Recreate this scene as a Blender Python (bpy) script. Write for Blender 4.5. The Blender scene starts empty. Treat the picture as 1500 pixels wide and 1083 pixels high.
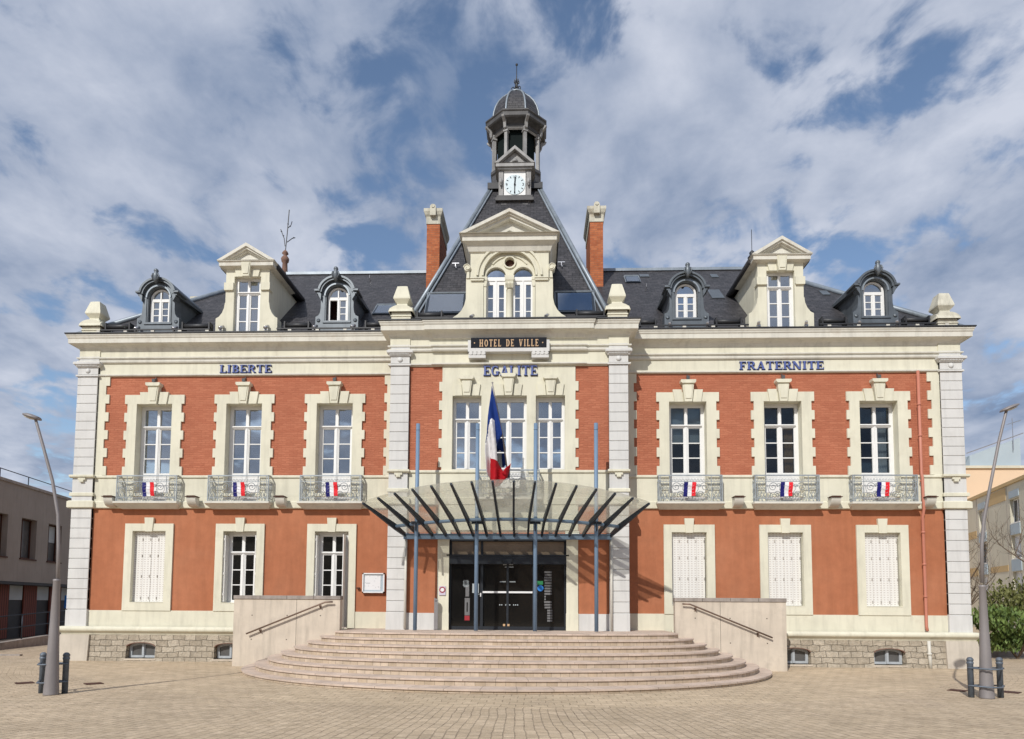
import bpy, bmesh, math, random
from mathutils import Vector, Matrix
from mathutils.geometry import tessellate_polygon
random.seed(7)
PI = math.pi
sc = bpy.context.scene
COL = sc.collection

# ------------------------------------------------------------------ camera
def make_camera():
    cam = bpy.data.cameras.new('camera'); co = bpy.data.objects.new('camera', cam); COL.objects.link(co)
    cam.sensor_fit = 'HORIZONTAL'; cam.sensor_width = 36; cam.lens = 24
    cam.shift_x = 0.0; cam.shift_y = (816.0 - 541.5) / 1500
    cam.clip_start = .1; cam.clip_end = 2000
    yaw, pitch, roll = 0.0356, 0.0689, 0.0060
    cy, sy, cp, sp = math.cos(yaw), math.sin(yaw), math.cos(pitch), math.sin(pitch)
    f = Vector((-sy*cp, cy*cp, sp)); r = Vector((cy, sy, 0)); u = r.cross(f)
    r2 = r*math.cos(roll) + u*math.sin(roll); u2 = -r*math.sin(roll) + u*math.cos(roll)
    m = Matrix((r2, u2, -f)).transposed().to_4x4(); m.translation = Vector((.7914, -19.569, 1.7))
    co.matrix_world = m
    sc.camera = co
make_camera()
sc.view_settings.view_transform = 'Standard'; sc.view_settings.look = 'None'
sc.view_settings.exposure = 0.0; sc.view_settings.gamma = 1

# ------------------------------------------------------------------ world: Nishita sky with broken cloud
SUN_TRAVEL = Vector((.42, 1.0, -.87)).normalized()
SUN_EL = math.asin(-SUN_TRAVEL.z); SUN_ROT = math.atan2(-SUN_TRAVEL.x, -SUN_TRAVEL.y)
W = bpy.data.worlds.new('World'); sc.world = W; W.use_nodes = True
def build_world():
    nt = W.node_tree; nt.nodes.clear(); N = nt.nodes.new; L = nt.links.new
    out = N('ShaderNodeOutputWorld'); sky = N('ShaderNodeTexSky'); sky.sky_type = 'NISHITA'
    sky.sun_disc = False; sky.sun_elevation = SUN_EL; sky.sun_rotation = SUN_ROT; sky.air_density = 1.0; sky.dust_density = .6; sky.ozone_density = 1.4
    bg = N('ShaderNodeBackground'); bg.inputs[1].default_value = 0.14; L(sky.outputs[0], bg.inputs[0])
    tc = N('ShaderNodeTexCoord'); sep = N('ShaderNodeSeparateXYZ'); L(tc.outputs['Generated'], sep.inputs[0])
    def mth(op, a, b=None, clamp=False):
        n = N('ShaderNodeMath'); n.operation = op; n.use_clamp = clamp
        for i, v in enumerate((a, b)):
            if v is None: continue
            if isinstance(v, (int, float)): n.inputs[i].default_value = v
            else: L(v, n.inputs[i])
        return n.outputs[0]
    zz = mth('ADD', mth('MAXIMUM', sep.outputs[2], 0.0), .22)
    px = mth('DIVIDE', sep.outputs[0], zz); py = mth('DIVIDE', sep.outputs[1], zz)
    cb = N('ShaderNodeCombineXYZ'); L(px, cb.inputs[0]); L(py, cb.inputs[1])
    def noise(scale, detail, rough, off, sx=1, dist=0.0):
        mp = N('ShaderNodeMapping'); mp.inputs['Location'].default_value = off; mp.inputs['Scale'].default_value = (sx, .85, 1); mp.inputs['Rotation'].default_value = (0, 0, .12)
        L(cb.outputs[0], mp.inputs[0]); n = N('ShaderNodeTexNoise'); n.inputs['Scale'].default_value = scale
        n.inputs['Detail'].default_value = detail; n.inputs['Roughness'].default_value = rough; n.inputs['Distortion'].default_value = dist
        L(mp.outputs[0], n.inputs[0]); return n.outputs['Fac']
    big = noise(2.9, 7, .54, (5.3, 2.9, 0), 1.0, .25)
    mid = noise(7.4, 7, .55, (1.7, 2.2, 4), 1.0, .3)
    v = mth('ADD', mth('MULTIPLY', big, .5), mth('MULTIPLY', mid, .5))
    rp = N('ShaderNodeValToRGB'); rp.color_ramp.interpolation = 'EASE'
    rp.color_ramp.elements[0].position = .395; rp.color_ramp.elements[0].color = (.0,)*3 + (1,)
    rp.color_ramp.elements[1].position = .485; rp.color_ramp.elements[1].color = (.97,)*3 + (1,)
    L(v, rp.inputs[0])
    tone = noise(2.6, 7, .56, (9.0, 1.3, 2), 1.0, .2)
    cr = N('ShaderNodeValToRGB'); e = cr.color_ramp.elements
    e[0].position = .36; e[0].color = (.24, .32, .48, 1); e[1].position = .62; e[1].color = (.70, .745, .86, 1)
    L(mth('ADD', mth('MULTIPLY', tone, .7), mth('MULTIPLY', mid, .3)), cr.inputs[0])
    cl = N('ShaderNodeBackground'); cl.inputs[1].default_value = .90; L(cr.outputs[0], cl.inputs[0])
    mx = N('ShaderNodeMixShader'); L(rp.outputs[0], mx.inputs[0]); L(bg.outputs[0], mx.inputs[1]); L(cl.outputs[0], mx.inputs[2])
    L(mx.outputs[0], out.inputs[0])
build_world()
def make_sun():
    s = bpy.data.lights.new('sun', 'SUN'); s.energy = 3.6; s.angle = math.radians(.5); s.color = (1, .965, .90)
    o = bpy.data.objects.new('sun', s); COL.objects.link(o); o.rotation_euler = SUN_TRAVEL.to_track_quat('-Z', 'Y').to_euler(); o.location = (-10, -20, 30)
make_sun()

# ------------------------------------------------------------------ materials
MATS = {}
def srgb(r, g, b):
    f = lambda c: (c/255/12.92) if c/255 <= .04045 else ((c/255+.055)/1.055)**2.4
    return (f(r), f(g), f(b))
class NT:
    def __init__(s, name):
        s.m = bpy.data.materials.new(name); s.m.use_nodes = True; s.nt = s.m.node_tree
        s.b = s.nt.nodes['Principled BSDF']; s.tc = s.N('ShaderNodeTexCoord'); s.co = s.tc.outputs['Object']; MATS[name] = s.m
    def N(s, t): return s.nt.nodes.new(t)
    def L(s, a, b): s.nt.links.new(a, b)
    def mth(s, op, a, b=None, c=None):
        n = s.N('ShaderNodeMath'); n.operation = op
        for i, v in enumerate((a, b, c)):
            if v is None: continue
            if isinstance(v, (int, float)): n.inputs[i].default_value = v
            else: s.L(v, n.inputs[i])
        return n.outputs[0]
    def noise(s, scale, detail=4, rough=.55, sc3=(1, 1, 1), co=None, rot=(0, 0, 0)):
        mp = s.N('ShaderNodeMapping'); mp.inputs['Scale'].default_value = sc3; mp.inputs['Rotation'].default_value = rot; s.L(co or s.co, mp.inputs[0])
        n = s.N('ShaderNodeTexNoise'); n.inputs['Scale'].default_value = scale; n.inputs['Detail'].default_value = detail; n.inputs['Roughness'].default_value = rough
        s.L(mp.outputs[0], n.inputs[0]); return n.outputs['Fac']
    def ramp(s, fac, stops):
        r = s.N('ShaderNodeValToRGB'); el = r.color_ramp.elements
        while len(el) < len(stops): el.new(.5)
        for e, (p, c) in zip(el, stops):
            e.position = p; e.color = (c if isinstance(c, tuple) else (c, c, c)) + (1,)
        s.L(fac, r.inputs[0]); return r.outputs[0]
    def mix(s, fac, a, b, mode='MIX'):
        n = s.N('ShaderNodeMix'); n.data_type = 'RGBA'; n.blend_type = mode
        for k, v in ((0, fac), (6, a), (7, b)):
            if isinstance(v, (int, float)): n.inputs[k].default_value = v if k == 0 else (v, v, v, 1)
            elif isinstance(v, tuple): n.inputs[k].default_value = v + (1,)
            else: s.L(v, n.inputs[k])
        return n.outputs[2]
    def color(s, c):
        if isinstance(c, tuple): s.b.inputs['Base Color'].default_value = c + (1,)
        else: s.L(c, s.b.inputs['Base Color'])
    def bump(s, h, strength, dist=.01):
        n = s.N('ShaderNodeBump'); n.inputs['Strength'].default_value = strength; n.inputs['Distance'].default_value = dist
        s.L(h, n.inputs['Height']); s.L(n.outputs[0], s.b.inputs['Normal'])
    def set(s, rough=.8, metal=0, spec=.3):
        s.b.inputs['Roughness'].default_value = rough; s.b.inputs['Metallic'].default_value = metal; s.b.inputs['Specular IOR Level'].default_value = spec; return s
    def wallco(s, rot=None):
        sp = s.N('ShaderNodeSeparateXYZ'); s.L(s.co, sp.inputs[0]); c = s.N('ShaderNodeCombineXYZ')
        s.L(s.mth('ADD', sp.outputs[0], sp.outputs[1]), c.inputs[0]); s.L(sp.outputs[2], c.inputs[1]); return c.outputs[0], sp
    def brick(s, co, w, h, mortar, c1, c2, cm, off=.5, smooth=.1, bias=0.):
        n = s.N('ShaderNodeTexBrick'); s.L(co, n.inputs['Vector']); n.inputs['Scale'].default_value = 1
        n.inputs['Brick Width'].default_value = w; n.inputs['Row Height'].default_value = h; n.inputs['Mortar Size'].default_value = mortar; n.inputs['Mortar Smooth'].default_value = smooth
        n.inputs['Bias'].default_value = bias; n.offset = off
        for k, v in (('Color1', c1), ('Color2', c2), ('Mortar', cm)): n.inputs[k].default_value = v + (1,)
        return n
def plain(name, c, rough=.7, metal=0, spec=.3, var=.12, scale=3, bump=0, streak=0.0, dirt=None):
    t = NT(name).set(rough, metal, spec)
    a = tuple(x*(1-var) for x in c); b = tuple(min(1, x*(1+var*.6)) for x in c)
    col = t.ramp(t.noise(scale, 6, .6), [(.3, a), (.7, b)])
    if streak:
        st = t.ramp(t.noise(1.0, 6, .6, (6, 6, .7)), [(.48, 1.0), (.75, 1-streak)])
        col = t.mix(1.0, col, st, 'MULTIPLY')
    if dirt:
        d = t.ramp(t.noise(1.7, 8, .7), [(.56, 0.0), (.72, 1.0)])
        col = t.mix(t.mth('MULTIPLY', d, dirt[1]), col, dirt[0])
    t.color(col)
    if bump: t.bump(t.noise(60, 5, .6), bump, .005)
    return t.m
CREAM = (.69, .665, .54)
plain('cream_render', CREAM, .85, 0, .2, .09, 1.1, .2, .16, ((.47, .43, .33), .32))
plain('grey_white_render', (.62, .615, .60), .8, 0, .2, .07, 1.3, .15, .14, ((.44, .42, .40), .28))
plain('cornice_paint', (.66, .64, .57), .8, 0, .2, .08, 1.2, .15, .18, ((.33, .25, .18), .38))
plain('white_paint', (.78, .78, .77), .45, 0, .4, .04, 3)
plain('shutter_white', (.74, .73, .70), .5, 0, .4, .04, 2)
plain('zinc', (.135, .155, .175), .45, .35, .5, .22, 2.5, .1, .2)
plain('zinc_light', (.27, .31, .35), .45, .3, .5, .2, 2.5, .05, .2)
plain('frame_grey', (.40, .43, .46), .6, 0, .3, .12, 6)
plain('lead_dark', (.035, .036, .040), .5, .2, .4, .3, 3)
plain('lantern_dark', (.085, .083, .085), .55, 0, .35, .3, 3.5, .05, .3, ((.20, .19, .18), .4))
plain('lantern_paint', (.32, .315, .31), .55, 0, .35, .25, 3.5, .05, .3, ((.14, .12, .11), .45))
plain('opening_shade', (.008, .013, .013), .8, 0, .1, .2, 3)
plain('base_render', (.55, .495, .42), .9, 0, .15, .14, 1.6, .5, .2, ((.34, .30, .25), .5))
plain('concrete', (.60, .525, .435), .9, 0, .15, .13, 1.6, .4, .24, ((.36, .31, .26), .42))
plain('coping_grey', (.34, .30, .27), .9, 0, .15, .25, 5, .35, .3, ((.12, .11, .10), .4))
plain('blue_steel', (.17, .255, .37), .5, .1, .4, .08, 3, 0, .08)
plain('dark_steel', (.024, .033, .048), .45, .3, .5, .15, 3)
plain('door_frame', (.028, .033, .042), .4, .4, .5, .15, 3)
plain('grey_pole', (.255, .235, .235), .5, .2, .4, .1, 2, .03, .1)
plain('bollard_blue', (.13, .155, .19), .55, .2, .4, .3, 8, .1, .2, ((.12, .09, .07), .5))
plain('rail_brown', (.22, .15, .115), .45, .5, .5, .15, 5)
plain('iron_rail', (.34, .375, .40), .5, .3, .4, .2, 8)
plain('letter_blue', (.085, .12, .33), .5, 0, .4, .1, 5)
plain('letter_shade', (.02, .022, .05), .6, 0, .3, .1, 5)
plain('shutter_hinge', (.46, .43, .40), .6)
plain('sign_black', (.006, .005, .005), .15, 0, .6, .2, 5)
plain('gold', (.55, .36, .20), .55, .0, .5, .1, 9)
plain('pipe_red', (.50, .19, .13), .5, 0, .4, .06, 3)
plain('lamp_housing', (.60, .58, .52), .5, 0, .4, .08, 5)
plain('lamp_glass', (.10, .10, .10), .2, 0, .5, .2, 5)
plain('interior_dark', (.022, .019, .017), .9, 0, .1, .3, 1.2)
plain('interior_wall', (.10, .085, .07), .9, 0, .1, .3, 1.2)
plain('curtain_ochre', (.42, .25, .10), .9, 0, .1, .35, 4)
plain('curtain_reflection_white', (.62, .62, .62), .9, 0, .1, .12, 4)
plain('blind_grey', (.40, .44, .46), .8, 0, .2, .08, 2)
plain('wood_brown', (.07, .028, .018), .7, 0, .3, .3, 5)
plain('flag_blue', (.012, .04, .21), .75, 0, .2, .10, 4)
plain('flag_white', (.74, .73, .74), .75, 0, .2, .05, 4)
plain('flag_red', (.40, .008, .015), .75, 0, .2, .10, 4)
plain('banner_blue', (.012, .012, .13), .6, 0, .2, .1, 4)
plain('banner_red', (.68, .02, .03), .6, 0, .2, .05, 4)
plain('paper_white', (.74, .74, .75), .6, 0, .3, .03, 6)
plain('paper_grey', (.16, .16, .165), .6, 0, .3, .2, 30)
plain('ink_grey', (.22, .22, .23), .7, 0, .2, .1, 9)
plain('sign_green', (.05, .32, .13), .5, 0, .3, .05, 6)
plain('sign_blue', (.03, .20, .60), .5, 0, .3, .05, 6)
plain('sign_red', (.32, .03, .04), .5, 0, .3, .05, 6)
plain('sign_mauve', (.55, .50, .60), .5, 0, .3, .05, 6)
plain('steel', (.48, .48, .50), .3, .8, .5, .06, 6)
plain('clock_face', (.60, .70, .74), .4, 0, .4, .05, 5)
plain('terracotta', (.22, .13, .10), .8, 0, .2, .2, 5)
plain('mossy_stone', (.60, .575, .48), .9, 0, .15, .15, 6, .3, .35, ((.28, .19, .11), .55))
plain('bark', (.15, .11, .08), .9, 0, .1, .3, 8, .4)
plain('office_wall', (.30, .265, .235), .9, 0, .15, .10, .8, .3, .12)
plain('office_panel', (.16, .055, .045), .7, 0, .2, .2, 2)
plain('office_dark', (.03, .028, .03), .6, 0, .3, .3, 2)
plain('flat_peach', (.72, .54, .38), .85, 0, .15, .05, .3)
plain('flat_cream', (.62, .58, .47), .85, 0, .15, .08, .4, 0, .1)
plain('flat_ochre', (.56, .41, .22), .85, 0, .15, .06, .4)
plain('flat_greyblue', (.40, .47, .52), .7, 0, .2, .06, .4)


def brick_mats():
    t = NT('painted_brick').set(.8, 0, .2)
    co, _ = t.wallco()
    dn = t.N('ShaderNodeVectorMath'); dn.operation = 'ADD'
    nz = t.N('ShaderNodeTexNoise'); nz.inputs['Scale'].default_value = 9; t.L(co, nz.inputs[0])
    sc_ = t.N('ShaderNodeVectorMath'); sc_.operation = 'SCALE'; sc_.inputs['Scale'].default_value = .055; t.L(nz.outputs['Color'], sc_.inputs[0])
    t.L(co, dn.inputs[0]); t.L(sc_.outputs[0], dn.inputs[1])
    b = t.brick(dn.outputs[0], .23, .066, .007, (.42, .142, .080), (.485, .178, .102), (.40, .132, .074), smooth=.8)
    big = t.ramp(t.noise(.9, 5, .6), [(.3, .90), (.7, 1.05)])
    pit = t.ramp(t.noise(16, 4, .6, (1, 1, 2.6)), [(.30, .72), (.42, 1.0)])
    t.color(t.mix(1, t.mix(1, b.outputs[0], big, 'MULTIPLY'), pit, 'MULTIPLY'))
    h = t.mth('ADD', t.mth('MULTIPLY', b.outputs['Fac'], -1.0), t.mth('MULTIPLY', t.noise(14, 6, .65, (1, 1, 2.4)), 3.2))
    t.bump(h, .55, .014)
    t = NT('orange_render').set(.85, 0, .2)
    c = t.ramp(t.noise(.55, 6, .55), [(.3, (.395, .145, .072)), (.5, (.425, .162, .083)), (.72, (.45, .185, .10))])
    fad = t.ramp(t.noise(.5, 6, .7, (1, 1, 3)), [(.55, 0.0), (.8, .35)])
    c = t.mix(fad, c, (.44, .20, .12)); c = t.mix(1, c, t.ramp(t.noise(1.0, 6, .65, (5, 5, .5)), [(.42, 1.0), (.72, .86)]), 'MULTIPLY'); c = t.mix(1, c, t.ramp(t.noise(3.2, 8, .72), [(.35, .90), (.65, 1.05)]), 'MULTIPLY'); t.color(c); t.bump(t.noise(18, 7, .65), .3, .01)
    t = NT('chimney_brick').set(.85, 0, .2); co, _ = t.wallco()
    b = t.brick(co, .22, .07, .010, (.38, .105, .042), (.54, .18, .075), (.34, .14, .08), smooth=.2)
    t.color(t.mix(1, b.outputs[0], t.ramp(t.noise(5, 6, .6), [(.3, .75), (.7, 1.08)]), 'MULTIPLY')); t.bump(b.outputs['Fac'], -.5, .01)
    # slate
    t = NT('slate').set(.55, 0, .4)
    sp = t.N('ShaderNodeSeparateXYZ'); t.L(t.co, sp.inputs[0]); cb = t.N('ShaderNodeCombineXYZ')
    t.L(sp.outputs[0], cb.inputs[0]); t.L(t.mth('MULTIPLY', sp.outputs[2], 1.25), cb.inputs[1])
    b = t.brick(cb.outputs[0], .22, .125, .007, (.034, .033, .037), (.058, .055, .060), (.020, .020, .022), smooth=.5)
    t.color(t.mix(1, b.outputs[0], t.ramp(t.noise(7, 5, .6), [(.3, .62), (.7, 1.35)]), 'MULTIPLY'))
    t.bump(t.mth('ADD', t.mth('MULTIPLY', b.outputs['Fac'], -1), t.noise(9, 5, .6)), .8, .016)
    # rubble plinth
    t = NT('rubble_stone').set(.92, 0, .1); co, _ = t.wallco()
    nz = t.N('ShaderNodeTexNoise'); nz.inputs['Scale'].default_value = 3.5; t.L(co, nz.inputs[0])
    s_ = t.N('ShaderNodeVectorMath'); s_.operation = 'SCALE'; s_.inputs['Scale'].default_value = .12; t.L(nz.outputs['Color'], s_.inputs[0])
    ad = t.N('ShaderNodeVectorMath'); ad.operation = 'ADD'; t.L(co, ad.inputs[0]); t.L(s_.outputs[0], ad.inputs[1])
    b = t.brick(ad.outputs[0], .33, .165, .010, (.42, .36, .28), (.57, .50, .40), (.32, .275, .215), smooth=.8, bias=.1)
    t.color(t.mix(1, b.outputs[0], t.ramp(t.noise(9, 8, .75), [(.28, .66), (.7, 1.12)]), 'MULTIPLY'))
    t.bump(t.mth('ADD', t.mth('MULTIPLY', b.outputs['Fac'], -1.2), t.mth('MULTIPLY', t.noise(13, 8, .7), 2.0)), 1.0, .03)
    # risers
    t = NT('riser_tile').set(.85, 0, .2)
    sp = t.N('ShaderNodeSeparateXYZ'); t.L(t.co, sp.inputs[0]); ang = t.mth('ARCTAN2', sp.outputs[0], t.mth('MULTIPLY', t.mth('ADD', sp.outputs[1], -3.0), -1))
    cb = t.N('ShaderNodeCombineXYZ'); t.L(t.mth('MULTIPLY', ang, 9.0), cb.inputs[0]); t.L(sp.outputs[2], cb.inputs[1])
    b = t.brick(cb.outputs[0], .30, 3.0, .008, (.47, .375, .27), (.60, .495, .385), (.28, .225, .175), off=0)
    t.color(t.mix(1, b.outputs[0], t.ramp(t.noise(5, 7, .7), [(.3, .75), (.7, 1.1)]), 'MULTIPLY')); t.bump(t.noise(30, 5, .6), .2, .005)
    t = NT('steps_tread').set(.85, 0, .2)
    sp = t.N('ShaderNodeSeparateXYZ'); t.L(t.co, sp.inputs[0]); ang = t.mth('ARCTAN2', sp.outputs[0], t.mth('MULTIPLY', t.mth('ADD', sp.outputs[1], -3.0), -1))
    cb = t.N('ShaderNodeCombineXYZ'); t.L(t.mth('MULTIPLY', ang, 9.0), cb.inputs[0]); t.L(t.mth('ADD', t.mth('FLOOR', t.mth('MULTIPLY', sp.outputs[2], 7.87)), .5), cb.inputs[1])
    b = t.brick(cb.outputs[0], .95, 1.0, .010, (.55, .445, .37), (.63, .51, .425), (.30, .24, .195), off=.37)
    c = t.mix(1, b.outputs[0], t.ramp(t.noise(2.6, 8, .72), [(.3, .74), (.68, 1.10)]), 'MULTIPLY'); d = t.ramp(t.noise(1.1, 8, .75), [(.55, 0.0), (.72, .5)])
    t.color(t.mix(d, c, (.27, .23, .19))); t.bump(t.noise(22, 6, .65), .3, .006)
    # louvred shutter
    t = NT('louvred_shutter').set(.5, 0, .4)
    sp = t.N('ShaderNodeSeparateXYZ'); t.L(t.co, sp.inputs[0])
    fz = t.mth('FRACT', t.mth('MULTIPLY', sp.outputs[2], 15.0)); fx = t.mth('FRACT', t.mth('MULTIPLY', sp.outputs[0], 10.4))
    sl = t.mth('MULTIPLY', t.mth('LESS_THAN', fz, .36), t.mth('MULTIPLY', t.mth('GREATER_THAN', fx, .25), t.mth('LESS_THAN', fx, .72)))
    t.color(t.mix(t.mth('MULTIPLY', sl, .6), (.73, .72, .69), (.42, .36, .33))); t.bump(t.mth('MULTIPLY', sl, -1.0), .4, .006)
    # ribbed red cladding of the office
    t = NT('red_slats').set(.7, 0, .2)
    sp = t.N('ShaderNodeSeparateXYZ'); t.L(t.co, sp.inputs[0]); w = t.mth('FRACT', t.mth('MULTIPLY', sp.outputs[1], 6.0))
    t.color(t.mix(t.mth('LESS_THAN', w, .3), (.17, .055, .04), (.06, .025, .02))); t.bump(w, .5, .03)
    # leaves
    for nm, c1, c2 in (('leaf_green', (.06, .11, .025), (.18, .25, .07)), ('leaf_dry', (.09, .10, .03), (.19, .19, .06))):
        t = NT(nm).set(.6, 0, .3); oi = t.N('ShaderNodeNewGeometry')
        t.color(t.ramp(t.noise(2.5, 4, .6), [(.3, c1), (.7, c2)])); t.b.inputs['Subsurface Weight'].default_value = 0
brick_mats()

def ground_mat():
    t = NT('paving').set(.9, 0, .15)
    sp = t.N('ShaderNodeSeparateXYZ'); t.L(t.co, sp.inputs[0]); X, Y = sp.outputs[0], sp.outputs[1]
    def cbn(a, b):
        c = t.N('ShaderNodeCombineXYZ'); t.L(a, c.inputs[0]); t.L(b, c.inputs[1]); return c.outputs[0]
    nz = t.noise(.8, 3, .5)
    # straight area
    s1 = cbn(t.mth('ADD', X, t.mth('MULTIPLY', nz, .12)), t.mth('ADD', Y, t.mth('MULTIPLY', nz, .12)))
    c1, c2, cm = (.54, .43, .30), (.605, .485, .345), (.46, .365, .255)
    b1 = t.brick(s1, .26, .26, .010, c1, c2, cm, smooth=.7)
    # radiating area in front
    yy = t.mth('ADD', t.mth('MULTIPLY', Y, -1), 5.5)
    r = t.mth('SQRT', t.mth('ADD', t.mth('MULTIPLY', X, X), t.mth('MULTIPLY', yy, yy))); a = t.mth('MULTIPLY', t.mth('ARCTAN2', X, yy), 15.0)
    b2 = t.brick(cbn(t.mth('ADD', r, t.mth('MULTIPLY', nz, .2)), t.mth('ADD', a, t.mth('MULTIPLY', nz, .15))), .24, .14, .011, (.51, .405, .285), (.58, .465, .335), (.42, .335, .24), smooth=.7)
    fr = t.mth('GREATER_THAN', t.mth('ADD', r, t.mth('MULTIPLY', nz, .5)), 14.0)
    cA = t.mix(fr, b1.outputs[0], b2.outputs[0])
    cA = t.mix(1, cA, t.ramp(t.noise(.35, 7, .65), [(.3, .84), (.7, 1.10)]), 'MULTIPLY')
    cA = t.mix(1, cA, t.ramp(t.noise(2.2, 9, .75, (1, 2.5, 1)), [(.3, .70), (.62, 1.08)]), 'MULTIPLY')
    cA = t.mix(1, cA, t.ramp(t.noise(22, 5, .7), [(.3, .85), (.7, 1.1)]), 'MULTIPLY')
    st = t.ramp(t.noise(.5, 6, .65), [(.60, 0.0), (.78, .4)])
    cA = t.mix(st, cA, (.26, .21, .185))
    jd = t.mth('MULTIPLY', t.mix(fr, b1.outputs['Fac'], b2.outputs['Fac']), t.ramp(t.noise(1.3, 7, .75, (1, 2.2, 1)), [(.50, 0.0), (.64, .85)]))
    cA = t.mix(jd, cA, (.17, .125, .095))
    t.color(cA)
    fac = t.mix(fr, b1.outputs['Fac'], b2.outputs['Fac'])
    t.bump(t.mth('ADD', t.mth('MULTIPLY', fac, -1.2), t.mth('MULTIPLY', t.noise(5, 7, .72), 2.4)), .6, .018)
ground_mat()

def glass_mat(name, refl, tint=(.8, .85, .88)):
    m = bpy.data.materials.new(name); m.use_nodes = True; nt = m.node_tree; nt.nodes.clear()
    o = nt.nodes.new('ShaderNodeOutputMaterial'); g = nt.nodes.new('ShaderNodeBsdfGlossy'); g.inputs['Roughness'].default_value = .015; g.inputs[0].default_value = (.9, .93, .96, 1)
    tr = nt.nodes.new('ShaderNodeBsdfTransparent'); tr.inputs[0].default_value = tint + (1,)
    mx = nt.nodes.new('ShaderNodeMixShader'); lw = nt.nodes.new('ShaderNodeLayerWeight'); lw.inputs[0].default_value = .35
    ad = nt.nodes.new('ShaderNodeMath'); ad.operation = 'MULTIPLY_ADD'; ad.inputs[1].default_value = .5; ad.inputs[2].default_value = refl; ad.use_clamp = True
    nz = nt.nodes.new('ShaderNodeTexNoise'); nz.inputs['Scale'].default_value = 1.4; bp = nt.nodes.new('ShaderNodeBump'); bp.inputs['Strength'].default_value = .03; bp.inputs['Distance'].default_value = .02
    tc = nt.nodes.new('ShaderNodeTexCoord'); nt.links.new(tc.outputs['Object'], nz.inputs[0]); nt.links.new(nz.outputs[0], bp.inputs['Height']); nt.links.new(bp.outputs[0], g.inputs['Normal'])
    nt.links.new(lw.outputs['Fresnel'], ad.inputs[0]); nt.links.new(ad.outputs[0], mx.inputs[0]); nt.links.new(tr.outputs[0], mx.inputs[1]); nt.links.new(g.outputs[0], mx.inputs[2]); nt.links.new(mx.outputs[0], o.inputs[0])
    MATS[name] = m
glass_mat('glass_bright', .34, (.45, .52, .58)); glass_mat('glass_clear', .02, (.7, .74, .76))
def canopy_glass_mat():
    m = bpy.data.materials.new('frosted_glass'); m.use_nodes = True; nt = m.node_tree; nt.nodes.clear(); N = nt.nodes.new; L = nt.links.new
    o = N('ShaderNodeOutputMaterial'); tr = N('ShaderNodeBsdfTransparent'); tr.inputs[0].default_value = (.90, .90, .87, 1)
    df = N('ShaderNodeBsdfDiffuse'); df.inputs[0].default_value = (.62, .60, .53, 1); tl = N('ShaderNodeBsdfTranslucent'); tl.inputs[0].default_value = (.93, .91, .80, 1)
    gl = N('ShaderNodeBsdfGlossy'); gl.inputs['Roughness'].default_value = .1
    a = N('ShaderNodeMixShader'); a.inputs[0].default_value = .72; L(df.outputs[0], a.inputs[1]); L(tl.outputs[0], a.inputs[2])
    tc = N('ShaderNodeTexCoord'); nz = N('ShaderNodeTexNoise'); nz.inputs['Scale'].default_value = 1.6; nz.inputs['Detail'].default_value = 6; L(tc.outputs['Object'], nz.inputs[0])
    mr = N('ShaderNodeMapRange'); mr.inputs['From Min'].default_value = .35; mr.inputs['From Max'].default_value = .7; mr.inputs['To Min'].default_value = .16; mr.inputs['To Max'].default_value = .40; L(nz.outputs[0], mr.inputs[0])
    b = N('ShaderNodeMixShader'); L(mr.outputs[0], b.inputs[0]); L(tr.outputs[0], b.inputs[1]); L(a.outputs[0], b.inputs[2])
    c = N('ShaderNodeMixShader'); c.inputs[0].default_value = .06; L(b.outputs[0], c.inputs[1]); L(gl.outputs[0], c.inputs[2]); L(c.outputs[0], o.inputs[0]); MATS['frosted_glass'] = m
canopy_glass_mat()
plain('glass_black', (.008, .0075, .007), .06, 0, .5, .1, 2)
plain('transom_beige', (.22, .165, .115), .3, 0, .5, .25, 1.5)

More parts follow.
